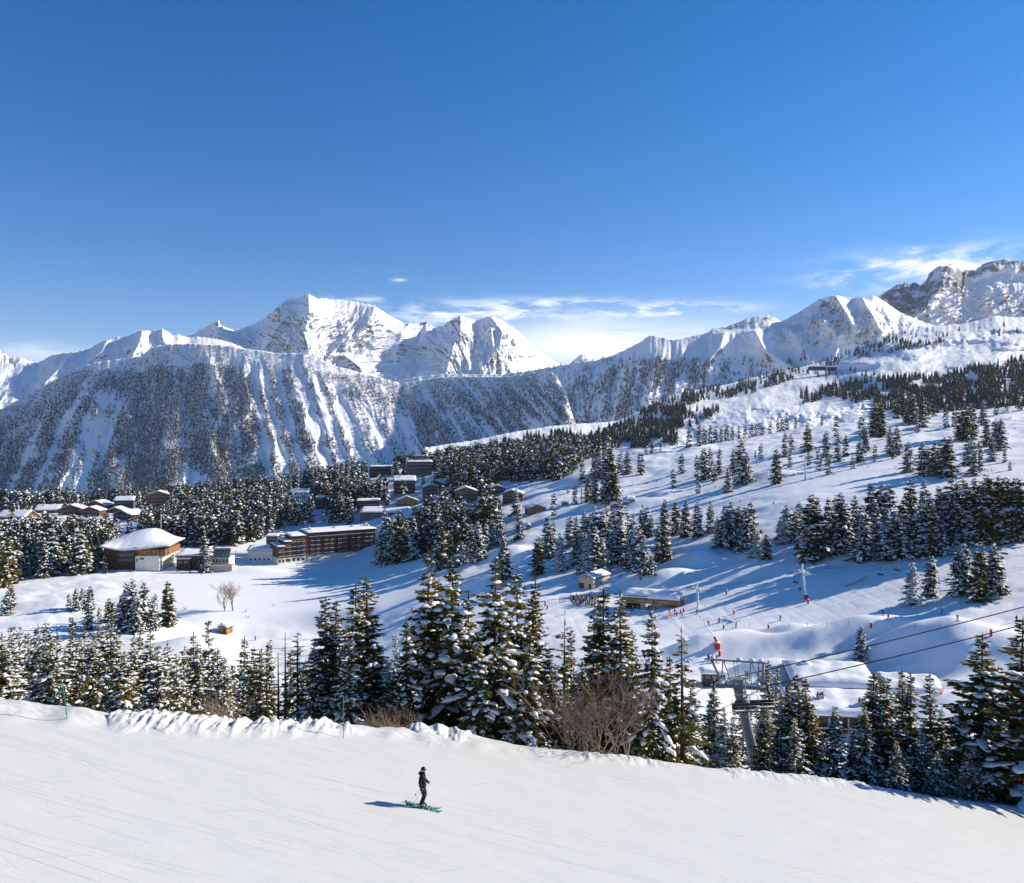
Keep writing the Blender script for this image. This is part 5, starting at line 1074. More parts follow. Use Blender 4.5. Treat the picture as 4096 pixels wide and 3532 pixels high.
# ---- gondola pylons
def tee_pylon(label, u, v, vt, arm):
    b = hit(u, v, 250); H = (v - vt) / F * b.y; t = thing('gondola_pylon', label, 'pylon', b, R(15), 'gondola pylons')
    MB().tube([(0, 0, -2), (0, 0, H)], [.55, .42], 10).build('mast', M_WHITEM, t)
    m = MB().box(-arm, arm, -.35, .35, H - .35, H + .15); m.tube([(-.2, 0, H), (-.2, 0, H + 1.2)], .2, 6); m.build('crossarm', M_WHITEM, t)
    for s in (-1, 1): MB().box(s * arm - 1.3, s * arm + 1.3, -.3, .3, H - 1.2, H - .353).build('sheave_train', M_METAL, t)
    return b + Vector((0, 0, H - 1.3)), arm
g1, _ = tee_pylon('tall pale gondola pylon with short crossarm on the shaded hillside', 3221, 1921, 1822, 3.0)
g2, _ = tee_pylon('tall pale gondola pylon beside dark spruces above the chalets', 2326, 2014, 1945, 2.4)
def gondola(label, p):
    t = thing('gondola_cabin', label, 'gondola', p, R(15), 'gondola cabins')
    MB().tube([(0, 0, 2.2), (0, 0, 3.9)], .07, 5).box(-.35, .35, -.15, .15, 3.85, 4.05).build('hanger', M_METAL, t)
    b = MB().blob((0, 0, 1.1), 1.25, 1.1, 1.15, 0, 12, 8).box(-.9, .9, -.9, .9, -.05, .5); b.build('cabin', M_FRAME, t)
    MB().box(-1.02, 1.02, -1.02, 1.02, .9, 1.6).build('window', M_GLASS, t); MB().blob((0, 0, 2.2), .8, .8, .3, 0, half=True).build('roof_snow', M_ROOFSNOW, t)
for lab, u, v, d in (('gondola cabin hanging left of the pylon above the chalets', 2273, 1972, 585), ('gondola cabin hanging over the open slope between two spruce clumps', 2728, 1924, 600), ('gondola cabin hanging beside the crossarm of the hillside pylon', 3248, 1836, 560), ('yellowish gondola cabin half hidden behind near twin spruces', 1257, 2645, 180)): gondola(lab, pt(u, v, d))
# ---- chairs
def chair_parts(t, n, W, mats):
    MB().tube([(0, 0, 3.1), (0, .1, 2.2), (0, .05, 1.75)], .05, 6).box(-.25, .25, -.1, .1, 3.05, 3.2).build('hanger', mats[1], t)
    fr = MB()
    for s in (-1, 1): fr.tube([(0, .05, 1.75), (s * W * .45, .05, 1.72), (s * W * .52, .02, 1.2), (s * W * .50, .1, .45), (s * W * .47, -.35, .12), (s * W * .40, -.42, .1)], .032, 6)
    fr.build('frame', mats[1], t)
    MB().box(-W / 2 + .04, W / 2 - .04, -.35, .14, .38, .46).box(-W / 2 + .1, W / 2 - .1, -.3, .1, .463, .50, 1).build('seat', [mats[0], M_ROOFSNOW] if n > 4 else [mats[0], mats[0]], t)
    MB().box(-W / 2 + .04, W / 2 - .04, .143, .22, .50, .98).build('backrest', mats[0], t)
    fb = MB().tube([(-W * .46, -.5, .95), (W * .46, -.5, .95)], .028, 6)
    for k in range(4): x = (-1.5 + k) * W * .22; fb.tube([(x, -.5, .95), (x, -.55, .1)], .02, 5).tube([(x - .2, -.55, .1), (x + .2, -.55, .1)], .025, 5)
    fb.build('safety_bar', mats[1], t)
def chair(label, p, rz, W=2.2, grp='chairs of the valley chairlift', far_=True):
    t = thing('lift_chair', label, 'chairlift chair', p, rz, grp); chair_parts(t, 4, W, (M_CAR, M_METAL)); return t
def on_rope(a, b, s, f): return (a + yv * s).lerp(b, f)
for lab, u, v, d in (('dark chair hanging left of the red footed pylon', 3105, 2365, 283), ('chair with red seat hanging from the crossarm of the red footed pylon', 3183, 2336, 279), ('dark empty chair hanging in the middle of the right rope', 3522, 2306, 272), ('chair with passengers hanging just right of the empty dark chair', 3590, 2288, 270), ('chair with red passengers hanging at the right edge of the picture', 4018, 2222, 262)):
    c = chair(lab, pt(u, v, d), R(120), 2.3)
# ---- near grey pylon with two chairs
def near_pylon():
    d = 70; base = pt(3072, 3260, d); t = thing('lift_pylon', 'tall grey lift pylon with ladder and number 4 sign among near spruces', 'pylon', base, R(-14))
    k = d / F; Hm = (3260 - 2762) * k; lx = -(3072 - 2956) * k
    MB().tube([(0, 0, -3), (0, 0, 0), (lx, 0, Hm)], [.54, .53, .41], 8, smooth=False).build('mast', M_METAL, t)
    P = lambda f, o=0.0: Vector((lx * f + o, -.62, Hm * f))
    ld = MB()
    for o in (.18, .58): ld.tube([P(0, o), P(.98, o)], .028, 5)
    for i in range(34): f = i / 34; ld.tube([P(f, .18), P(f, .58)], .02, 4)
    ld.build('ladder', M_METAL, t)
    x, z = lx, Hm; ty = .2
    m = MB().box(x - 1.9, x + 2.4, -.35, .45, z + .06, z + .33); m.box(x - .45, x + .45, -.4, .5, z + .381, z + .9)
    m.build('crosshead', M_METAL, t)
    fr = MB(); zt = z + 2.35
    fr.box(x - 2.35, x + 2.35, -.07, .07, zt, zt + .15)
    fr.tube([(x - 2.25, 0, zt), (x - 1.35, 0, z + .4)], .12, 5).tube([(x + 2.2, 0, zt), (x + 2.1, 0, z + .4)], .12, 5)
    for a, b in ((-1.3, -1.4), (-1.2, -.6), (1.1, 1.0), (1.2, 2.1), (1.8, 1.75)): fr.tube([(x + a, 0, zt), (x + b, 0, z + .4)], .055, 5)
    fr.build('lifting_frame', M_DKMETAL if False else M_METAL, t)
    rl = MB()
    for a in (-1.7, -1.1, -.6, .6, 1.15, 1.7): rl.tube([(x + a, -.4, z + .39), (x + a, -.4, z + 1.35)], .025, 5)
    for zz in (.85, 1.32): rl.tube([(x - 1.7, -.4, z + zz), (x - .6, -.4, z + zz)], .022, 5).tube([(x + .6, -.4, z + zz), (x + 1.7, -.4, z + zz)], .022, 5)
    for o in (-.16, .16): rl.tube([(x + o, -.35, z + .9), (x + o - .25, -.1, zt + .1)], .024, 5)
    for i in range(6): f = (i + .5) / 6; rl.tube([(x - .16 - .25 * f, -.35 + .25 * f, z + .9 + 1.5 * f), (x + .16 - .25 * f, -.35 + .25 * f, z + .9 + 1.5 * f)], .018, 4)
    rl.build('railing', M_METAL, t)
    for s, xx in ((-1, x - 2.1), (1, x + 2.55)):
        b = MB().box(xx - .09, xx + .09, -1.3, 1.5, z - .12, z + .12, 0)
        for i in range(7): y = -1.15 + i * .4; b.tube([(xx - .1, y, z + .2), (xx + .1, y, z + .2)], .2, 10, 1)
        b.build('sheave_train', [M_METAL, M_DKMETAL], t)
    s = MB().box(x + .55, x + .95, -.47, -.44, z + 1.2, z + 1.75).build('number_sign', M_FRAME, t)
    a = link('numeral', text_mesh('4', .46, M_CAR, .004), s); a.rotation_euler = (R(90), 0, 0); a.location = (x + .75, -.478, z + 1.3)
    sn = MB(); random.seed(9)
    for i in range(16): sn.blob((x + random.uniform(-1.7, 1.7), random.uniform(-.3, .4), z + .42), .3, .28, random.uniform(.16, .34), 0, 8, 4, half=True, jit=.1)
    for a in (-2.2, .1, 1.2, 1.95): sn.blob((x + a, 0, zt + .2), .26, .16, .22, 0, 8, 4, half=True)
    sn.build('frost', M_ROOFSNOW, t)['kind'] = 'stuff'
    MB().box(x - .3, x + .3, -.75, -.63, z - 1.5, z - .9).build('service_box', M_DKMETAL, t)
    return base + Vector((0, 0, 0)), t
nb_, np_t = near_pylon()
MW = Matrix.Translation(nb_) @ Matrix.Rotation(R(-14), 4, 'Z')
kx = -(3072 - 2956) * 70 / F; kz = (3260 - 2762) * 70 / F
cA = MW @ Vector((kx - 2.1, 0, kz + .42)); cB = MW @ Vector((kx + 2.55, 0, kz + .42))
GN_ = 'ropes of the near chairlift'
cable('thick rope rising right from the near pylon, the upper of two', cA, pt(4800, 2235, 74), .35, .052, grp=GN_)
cable('thick rope rising right from the near pylon, the lower of two', cB, pt(4800, 2305, 74), .35, .052, grp=GN_)
cable('thin rope falling left from the near pylon behind the spruces', cA, pt(2350, 3020, 72), .1, .028, grp=GN_)
cable('thin rope falling left from the right arm of the near pylon', cB, pt(2420, 3060, 78), .1, .028, grp=GN_)
cable('thin signal wire passing right in front of the buried roofs', cB + Vector((0, 0, -.1)), pt(4300, 2752, 120), .1, .022, name='signal_cable')
for lab, u, v, d in (('dark four seat chair hanging in front of the grey pylon', 2982, 2862, 66.5), ('dark four seat chair hanging just behind the grey pylon to the right', 3050, 2846, 70.5)):
    p = pt(u, v, d); t = thing('lift_chair', lab, 'chairlift chair', p, R(4), 'chairs of the near chairlift'); chair_parts(t, 5, 2.25, (M_CAR, M_METAL))
cable('faint rope crossing the field at the left, the upper of two', pt(560, 2606, 330), pt(1330, 2578, 330), 1, .07); cable('faint rope crossing the field at the left, the lower of two', pt(760, 2640, 300), pt(1330, 2612, 300), 1, .07)

# ================================================================== people
def skin_mesh(verts, edges, radii, sub=1, root=0):
    me = bpy.data.meshes.new('tmp'); me.from_pydata([tuple(v) for v in verts], edges, []); o = bpy.data.objects.new('tmp', me); COL.objects.link(o)
    sk = o.modifiers.new('s', 'SKIN'); sk.use_smooth_shade = True
    for i, r in enumerate(radii): me.skin_vertices[0].data[i].radius = r if isinstance(r, tuple) else (r, r)
    me.skin_vertices[0].data[root].use_root = True
    if sub: ss = o.modifiers.new('u', 'SUBSURF'); ss.levels = sub; ss.render_levels = sub
    dg = bpy.context.evaluated_depsgraph_get(); res = bpy.data.meshes.new_from_object(o.evaluated_get(dg)); bpy.data.objects.remove(o); bpy.data.meshes.remove(me)
    for p in res.polygons: p.use_smooth = True
    return res
def cloth(name, c): return plain(name, c, .85, .1, .2, 3)
CL = {'black': cloth('black_cloth', (.02, .02, .025)), 'navy': cloth('navy_cloth', (.02, .03, .09)), 'red': cloth('red_cloth', (.5, .03, .03)), 'blue': cloth('blue_cloth', (.04, .13, .45)), 'green': cloth('lime_cloth', (.30, .42, .04)), 'yellow': cloth('yellow_cloth', (.6, .42, .05)), 'white': cloth('white_cloth', (.65, .65, .65)), 'teal': cloth('teal_cloth', (.03, .25, .25)), 'orange': cloth('orange_cloth', (.6, .2, .04)), 'grey': cloth('grey_cloth', (.16, .16, .17)), 'purple': cloth('purple_cloth', (.16, .05, .22))}
M_SKIN = plain('skin', (.45, .26, .18), .6, .3, .1, 3)
def figure(pose):
    """small far skier: one body surface; boots, trousers, jacket, face and helmet are bands of material"""
    lean, kn, st, arm = pose
    v = [(0, 0, .95), (lean * .5, 0, 1.2), (lean, 0, 1.42), (lean * 1.1, 0, 1.54), (lean * 1.2 + .03, 0, 1.68), (lean * 1.2 + .02, 0, 1.80)]
    e = [(0, 1), (1, 2), (2, 3), (3, 4), (4, 5)]; r = [(.19, .15), (.20, .15), (.19, .14), .075, .12, .08]
    for s in (-1, 1):
        b = len(v); v += [(-.02, s * .12, .88), (kn, s * (.13 + st * .5), .50), (-.06, s * (.14 + st), .12), (.14, s * (.14 + st), .05)]; e += [(0, b), (b, b + 1), (b + 1, b + 2), (b + 2, b + 3)]; r += [.13, .10, .085, .06]
        b = len(v); v += [(lean, s * .22, 1.40), (lean - .08 + arm * .2, s * .30, 1.14), (lean + .12 + arm * .3, s * .27, .98 + arm * .1)]; e += [(2, b), (b, b + 1), (b + 1, b + 2)]; r += [.09, .075, .055]
    me = skin_mesh(v, e, r, 1)
    for i in range(5): me.materials.append(M_CAR)
    zs = [p.center for p in me.polygons]
    for p in me.polygons:
        z = p.center.z; x = p.center.x
        p.material_index = 0 if z < .22 else 1 if z < .86 else 2 if z < 1.53 else (3 if (z < 1.70 and x > lean * 1.2 + .06) else 4)
    return me
FIG = [figure(p) for p in ((.04, .08, .03, 0), (.16, .18, .10, .6), (.08, .14, .16, .2), (-.02, .04, .0, .1))]
ski_m = MB()
ski_m.add([(-.75, -.045, 0), (.85, -.05, 0), (1.0, -.03, .10), (1.0, .03, .10), (.85, .05, 0), (-.75, .045, 0), (-.75, -.045, .03), (.85, -.05, .03), (1.0, -.03, .12), (1.0, .03, .12), (.85, .05, .03), (-.75, .045, .03)],
          [(0, 5, 4, 1), (1, 4, 3, 2), (6, 7, 10, 11), (7, 8, 9, 10), (0, 1, 7, 6), (1, 2, 8, 7), (2, 3, 9, 8), (3, 4, 10, 9), (4, 5, 11, 10), (5, 0, 6, 11)])
SKI = ski_m.mesh('ski', M_DKMETAL)
def skier(p, rz, jacket, trousers, fig, label, group=None, helmet='black', skis=True, name='person', scale=1.0):
    o = bpy.data.objects.new(name, FIG[fig]); COL.objects.link(o); o.location = p; o.rotation_euler = (0, 0, rz); o.scale = (scale,) * 3
    for i, m in enumerate((M_CAR, CL[trousers], CL[jacket], M_SKIN, CL[helmet])):
        o.material_slots[i].link = 'OBJECT'; o.material_slots[i].material = m
    tag(o, label, 'person', group)
    if skis:
        for s in (-1, 1): k = link('ski', SKI, o); k.location = (0, s * (.14 + (.03, .10, .16, 0)[fig]), -.03)
    return o
GS = 'skiers on the valley pistes'
SP = [(WC, 490, 1340, 'teal', 'grey', 0, 'standing alone on the piste left of the lift queue', 180), (WC, 1275, 1322, 'purple', 'black', 0, 'standing left of the orange net', 30), (WC, 1317, 1331, 'navy', 'black', 3, 'standing above the orange net', 90), (WC, 1330, 1355, 'teal', 'navy', 1, 'right of the orange net tip', 20), (WC, 1362, 1340, 'navy', 'navy', 3, 'by the orange net, upper of two', 200), (WC, 1370, 1361, 'black', 'grey', 2, 'below the red post by the station', -20), (WC, 1485, 1334, 'grey', 'black', 3, 'under the frosted pylon by the station', 70),
 (WG, 1570, 384, 'grey', 'grey', 2, 'skiing with legs apart below the station', -100), (WG, 1651, 361, 'black', 'grey', 3, 'upright above the snow gun', -160), (WG, 1776, 399, 'navy', 'black', 1, 'crouching by the red post row', 10), (WG, 1570, 656, 'navy', 'navy', 3, 'left of three beside the kiosk', 90), (WG, 1587, 669, 'red', 'navy', 1, 'middle of three beside the kiosk', 20), (WG, 1600, 661, 'black', 'black', 3, 'right of three beside the kiosk', 160), (WG, 1631, 672, 'red', 'black', 0, 'close to the top of the near pylon', 160),
 (WC, 985, 1297, 'black', 'black', 0, 'below the station desk, leftmost there', 100), (WC, 1000, 1300, 'green', 'grey', 1, 'below the station desk', 60), (WC, 1034, 1299, 'green', 'green', 0, 'in front of the station pillar', 120), (WC, 1050, 1298, 'red', 'grey', 3, 'right beside the lime one at the station', 80), (WC, 1025, 1283, 'red', 'black', 3, 'behind the lime one at the station', 80), (WC, 1120, 1300, 'red', 'red', 0, 'left behind the spruce top at the station', 40), (WC, 1172, 1299, 'red', 'black', 0, 'right behind the spruce top at the station', 40),
 (WC, 1810, 494, 'navy', 'black', 3, 'high on the upper piste', -160), (WC, 1937, 667, 'grey', 'black', 0, 'left of a pair on the middle piste', 180), (WC, 1947, 667, 'black', 'black', 0, 'right of a pair on the middle piste', 180), (WC, 1960, 724, 'purple', 'black', 3, 'left of a pair by the netting above the stand', 90), (WC, 1968, 724, 'black', 'black', 3, 'right of a pair by the netting above the stand', 90), (WC, 1638, 657, 'black', 'black', 3, 'just above the dark red hut', 0), (WC, 1008, 592, 'black', 'black', 3, 'on the piste behind the spruce stand, upper', 90), (WC, 1037, 632, 'orange', 'black', 0, 'on the piste behind the spruce stand, lower', 90),
 (WD, 228, 1392, 'black', 'grey', 3, 'below the red footed pylon', 200), (WD, 1005, 1350, 'navy', 'blue', 1, 'in the long tree shadow, the upper one', 200), (WD, 1047, 1391, 'red', 'navy', 2, 'gliding over the tree shadow', -160), (WD, 1450, 1342, 'navy', 'navy', 1, 'with arm stretched out in shade under the mound', -20), (WD, 1570, 1387, 'green', 'grey', 0, 'bright on the piste above the thick rope', 90), (WD, 2015, 1400, 'navy', 'red', 3, 'at the far right next to a spruce top', 90)]
JN = {'teal': 'teal', 'purple': 'purple', 'navy': 'navy', 'black': 'black', 'grey': 'grey', 'red': 'red', 'green': 'lime', 'orange': 'orange'}
for win, X, Y, j, tr_, fg, txt, rz in SP:
    u, v = win[0] + X / win[2], win[1] + Y / win[2]; p = hit(u, v, 120)
    skier(p + Vector((0, 0, .03)), R(rz), j, tr_, fg, f'skier in {JN[j]} jacket {txt}', GS, random.choice(['black', 'white', 'black', 'grey']))
# the queue
random.seed(21); ROWS = []
qc = ['navy', 'black', 'black', 'navy', 'grey', 'black', 'navy', 'grey', 'red', 'blue', 'green', 'teal', 'white', 'purple', 'yellow', 'orange', 'black', 'red', 'navy']
def queue_at(u, v): return hit(u, v, 200)
spots = []
for row, (ua, ub, v) in enumerate([(2282, 2398, 2396), (2280, 2396, 2401), (2281, 2394, 2406), (2284, 2345, 2412), (2288, 2340, 2419), (2296, 2345, 2426), (2345, 2400, 2420), (2350, 2405, 2427), (2400, 2440, 2392)]):
    n = int((ub - ua) / 6)
    for i in range(n): spots.append((ua + (i + random.random() * .7) * (ub - ua) / n, v + random.uniform(-1.5, 1.5), row))
spots.append((2306, 2388, 9))
RW = ['in the back row', 'in the second row from the back', 'in the third row from the back', 'in the middle left part', 'in the middle left front part', 'at the front left', 'in the right front group', 'in the front right row', 'at the station gate', 'on top of the bank behind']
for u, v, row in spots:
    j = random.choice(qc); tr_ = random.choice(['black', 'navy', 'grey', 'black'])
    if row in (5, 6, 7) and random.random() < .35: j = 'red'
    if row == 8: j = random.choice(['green', 'teal', 'green', 'navy'])
    c = {'green': 'lime'}.get(j, j)
    skier(queue_at(u, v), R(random.uniform(-40, 60)), j, tr_, random.choice((0, 0, 3)), f'person in {c} jacket waiting {RW[row]} of the lift queue', 'people in the lift queue', random.choice(['black', 'white', 'grey', 'red', 'black']), skis=False, scale=random.uniform(.9, 1.05))

# ---- the skier on the near piste
def near_skier():
    d = 36.6; u = 1691; x = (u - CU) / F * d; base = Vector((x, d, -float(piste_h(x, d)) + .06))
    rz = R(-3)
    bd = [(0, 0, .96), (-.01, 0, 1.20), (-.03, 0, 1.42), (.0, 0, 1.53), (.035, 0, 1.64), (.03, 0, 1.74), (.125, 0, 1.63)]
    be = [(0, 1), (1, 2), (2, 3), (3, 4), (4, 5), (4, 6)]; br = [(.15, .13), (.14, .115), (.15, .115), .06, (.095, .085), (.06, .06), .016]
    hands = {}
    for s, hx, hz, ex, ez in ((-1, .12, .93, -.10, 1.15), (1, .22, .99, .02, 1.16)):
        b = len(bd); bd += [(-.03, s * .19, 1.41), (ex, s * .27, ez), (hx - .06, s * .24, hz + .05), (hx + .02, s * .24, hz - .02)]; be += [(2, b), (b, b + 1), (b + 1, b + 2), (b + 2, b + 3)]; br += [.06, .05, .028, .024]; hands[s] = Vector((hx, s * .24, hz)); palm = b + 3
        b = len(bd); bd += [(0, s * .10, .90), (.09, s * .12, .50), (-.07, s * .15, .13), (.12, s * .15, .05)]; be += [(0, b), (b, b + 1), (b + 1, b + 2), (b + 2, b + 3)]; br += [.09, .065, .055, .045]
        for k in range(5):
            h = hands[s]; b2 = len(bd); src = palm
            off = (-.03 + k * .018) if k else -.035
            bd += [(h.x + .05, s * (.24 - .02) + s * 0, h.z - .03 + off), (h.x + .035, s * .20, h.z - .05 + off)]; be += [(src, b2), (b2, b2 + 1)]; br += [.007, .006]
    body = skin_mesh(bd, be, br, 2); body.materials.append(M_SKIN)
    o = link('person', body); o.location = base; o.rotation_euler = (0, 0, rz)
    tag(o, 'skier in black jacket, dark trousers and black helmet gliding across the near piste', 'person')
    jv = [(0, 0, .80), (-.005, 0, 1.02), (-.02, 0, 1.22), (-.035, 0, 1.40), (-.01, 0, 1.545)]; je = [(0, 1), (1, 2), (2, 3), (3, 4)]; jr = [(.20, .19), (.205, .185), (.205, .18), (.195, .165), (.10, .10)]
    for s in (-1, 1):
        h = hands[s]; b = len(jv); ex, ez = (-.10, 1.15) if s < 0 else (.02, 1.16)
        jv += [(-.03, s * .21, 1.39), (ex, s * .28, ez), (h.x - .005, s * .243, h.z + .012)]; je += [(3, b), (b, b + 1), (b + 1, b + 2)]; jr += [.095, .08, .058]
    jm = skin_mesh(jv, je, jr, 2); jm.materials.append(CL['black']); j = link('jacket', jm, o)
    MB().blob((-.105, 0, 1.52), .10, .14, .09, 0, 10, 6).build('hood', CL['black'], j)
    MB().tube([(-.02, 0, 1.47), (0, 0, 1.54), (.02, 0, 1.605)], [.125, .105, .10], 12).build('collar', CL['black'], j)
    tv = [(0, 0, .96), (0, 0, .86)]; te = [(0, 1)]; tr = [(.16, .15), (.155, .15)]
    for s in (-1, 1): b = len(tv); tv += [(.01, s * .10, .78), (.10, s * .12, .50), (.0, s * .14, .30), (-.05, s * .15, .17)]; te += [(1, b), (b, b + 1), (b + 1, b + 2), (b + 2, b + 3)]; tr += [.12, .10, .10, .105]
    tm = skin_mesh(tv, te, tr, 2); tm.materials.append(cloth('midnight_cloth', (.018, .022, .04))); link('trousers', tm, o)
    for s in (-1, 1):
        bm = skin_mesh([(-.055, s * .15, .26), (-.06, s * .15, .10), (.06, s * .15, .065), (.15, s * .15, .05)], [(0, 1), (1, 2), (2, 3)], [.085, .085, .065, .05], 1); bm.materials.append(M_CAR); bo = link('boot', bm, o)
        for k in range(3): MB().box(-.02 + k * .06, .0 + k * .06, s * .15 - .075, s * .15 + .075, .10 - k * .01, .125 - k * .01).build('buckle', M_FRAME, bo)
        h = hands[s]; gv = [(h.x - .06, s * .243, h.z + .055), (h.x + .02, s * .24, h.z - .02)]; ge = [(0, 1)]; gr = [.062, .056]
        for k in range(4): b = len(gv); z = -.055 + k * .022; gv += [(h.x + .055, s * .235, h.z + z), (h.x + .045, s * .20, h.z + z - .01)]; ge += [(1, b), (b, b + 1)]; gr += [.014, .012]
        b = len(gv); gv += [(h.x + .02, s * .205, h.z + .02), (h.x + .045, s * .195, h.z - .0)]; ge += [(1, b), (b, b + 1)]; gr += [.016, .013]
        gm = skin_mesh(gv, ge, gr, 1); gm.materials.append(M_CAR); link('glove', gm, o)
    hb = MB().blob((.028, 0, 1.70), .128, .112, .125, 0, 16, 10); he = hb.build('helmet', plain('helmet_shell', (.012, .013, .018), .3, .5, .2, 3), o)
    MB().tube([(.10, -.09, 1.71), (.145, -.05, 1.715), (.155, 0, 1.715), (.145, .05, 1.715), (.10, .09, 1.71)], .012, 6).build('brim', M_CAR, he)
    g = MB().tube([(.085, -.088, 1.665), (.125, -.06, 1.665), (.142, 0, 1.665), (.125, .06, 1.665), (.085, .088, 1.665)], .036, 8); go = g.build('goggles', plain('goggle_lens', (.75, .38, .05), .15, .8, .3, 9), o)
    st_ = MB().tube([(.085, -.100, 1.662), (.02, -.118, 1.66), (-.07, -.085, 1.655)], .016, 5); st_.build('strap', M_LOGO, go)
    # skis and poles are held things of their own
    M_SKIG = plain('green_ski_top', (.03, .42, .20), .4, .5, .5, 9)
    m, nt = nodes('striped_ski'); pr = principled(nt, .4, .5); f = noise(nt, 1, 1, mapscale=(7, .5, .5)); L(nt, ramp(nt, f, [(.44, (.02, .02, .025)), (.46, (.05, .45, .24)), (.56, (.05, .45, .24)), (.58, (.45, .47, .46))]), pr.inputs['Base Color'])
    sl_ = math.atan(.2); far_p = []
    for s, dx, lab in ((-1, .06, 'green and black ski under the near foot of the black clad skier'), (1, -.05, 'black and green ski under the far foot of the black clad skier')):
        b = MB(); V = []; n = 20
        for i in range(n + 1):
            q = -.86 + 1.74 * i / n; w_ = .052 + .014 * (abs(q) / .87) ** 2 if abs(q) < .8 else .05 * (1 - (abs(q) - .8) * 8); zz = .10 * max(0, q - .74) / .14 * .8 if q > .74 else .05 * max(0, -q - .78) / .1
            V += [(q, -w_, zz), (q, w_, zz), (q, w_, zz + .022), (q, -w_, zz + .022)]
        fs = []
        for i in range(n):
            a = i * 4
            for e in range(4): fs.append((a + e, a + (e + 1) % 4, a + 4 + (e + 1) % 4, a + 4 + e))
        fs += [(3, 2, 1, 0), (n * 4, n * 4 + 1, n * 4 + 2, n * 4 + 3)]
        b.add(V, fs); loc = base + Matrix.Rotation(rz, 3, 'Z') @ Vector((dx, s * .15, -.035))
        k = b.build('ski', m); k.location = loc; k.rotation_euler = (0, sl_, rz); tag(k, lab, 'ski', 'skis of the near skier')
        MB().box(-.16, -.04, -.04, .04, .0225, .075).box(.13, .22, -.04, .04, .0225, .065).build('binding', M_CAR, k)
        hd = Matrix.Rotation(rz, 3, 'Z') @ hands[s] + base
        tip = base + Matrix.Rotation(rz, 3, 'Z') @ (Vector((-.52, -.30, -.0)) if s < 0 else Vector((-.44, .32, .33)))
        if s < 0: tip.z = -float(piste_h(tip.x, tip.y)) + .02
        dr = (tip - hd).normalized(); pl = MB().tube([hd - dr * .12, hd + dr * .02], .016, 8, 1).tube([hd + dr * .02, tip], [.010, .006], 6, 0)
        bk_ = hd.lerp(tip, .93); pl.tube([bk_ - dr * .006, bk_ + dr * .006], .045, 10, 1)
        tag(pl.build('ski_pole', [M_METAL, M_CAR]), 'ski pole in the near hand, pointing back down to the snow' if s < 0 else 'ski pole in the far hand, tip held above the snow', 'ski pole', 'poles of the near skier')
near_skier()

# ================================================================== posts, guns, nets, shrubs
def red_post(label, win, X, Yb, Yt, snow=True, dmin=120):
    u, v, vt = win[0] + X / win[2], win[1] + Yb / win[2], win[1] + Yt / win[2]; p = hit(u, v, dmin); h = (v - vt) / F * p.y
    t = thing('padded_post', label, 'padded post', p, 0, 'red padded posts'); MB().tube([(0, 0, -.5), (0, 0, h)], .30, 10).build('padding', M_REDP, t)
    if snow: MB().blob((0, 0, h), .34, .34, .3, 0, 8, 4, half=True).build('snow_cap', M_ROOFSNOW, t)
for a in [('red padded post at the wood edge above the lift queue', WC, 265, 1050, 1032), ('red padded post on the shaded slope left of the shed', WC, 187, 1140, 1120), ('tall red padded post left of the lone teal skier', WC, 340, 1275, 1236), ('shorter red padded post just right of the tall one', WC, 357, 1297, 1264), ('red padded post above the valley rope near the frosted pylon', WC, 1706, 1195, 1160), ('leaning red padded post right of the station', WC, 1384, 1318, 1290), ('red padded post with a dark shadow patch behind it', WC, 1763, 1330, 1302), ('red padded post on the netted line of the upper piste', WC, 2062, 510, 490), ('red padded post beside the mast of the red footed pylon', WD, 378, 1167, 1138), ('thin red post in front of the red footed pylon', WD, 440, 1262, 1230),
          ('red padded post above the dunes, left of the row', WG, 1686, 408, 380), ('red padded post above the dunes, middle of the row', WG, 2023, 405, 378), ('red padded post above the lone spruce', WH, 918, 412, 380), ('red padded post above the dark trees at the right', WH, 1824, 470, 424), ('red padded post below the little orange hut', WF, 40, 495, 462), ('red padded post behind the central big spruces', WF, 1220, 278, 250), ('red padded post at the foot of the snow gun', WG, 1655, 612, 572)]: red_post(*a)
def snow_gun():
    u, v = 2000 + 1635 / 1.8836, 2300 + 572 / 1.8836; p = hit(u, v, 150); k = p.y / F / 1.8836
    t = thing('snow_gun', 'red snow gun with long white lance pointing up left', 'snow gun', p)
    MB().box(-16 * k, 17 * k, -1, 1, -.5, 33 * k, 0).build('base_padding', M_REDP, t)
    MB().tube([(2 * k, 0, 33 * k), (-22 * k, 0, 78 * k)], [.42, .30], 8).build('pivot_padding', M_REDP, t)
    MB().tube([(-22 * k, 0, 78 * k), (-122 * k, 0, 224 * k)], [.24, .20], 6).tube([(-116 * k, 0, 214 * k), (-126 * k, 0, 228 * k)], .3, 6).build('lance', plain('white_lance', (.9, .9, .9), .5, .3, .02, 1), t)
    MB().blob((0, 0, 33 * k), .9, .9, .45, 0, half=True).build('snow_cap', M_ROOFSNOW, t)
snow_gun()
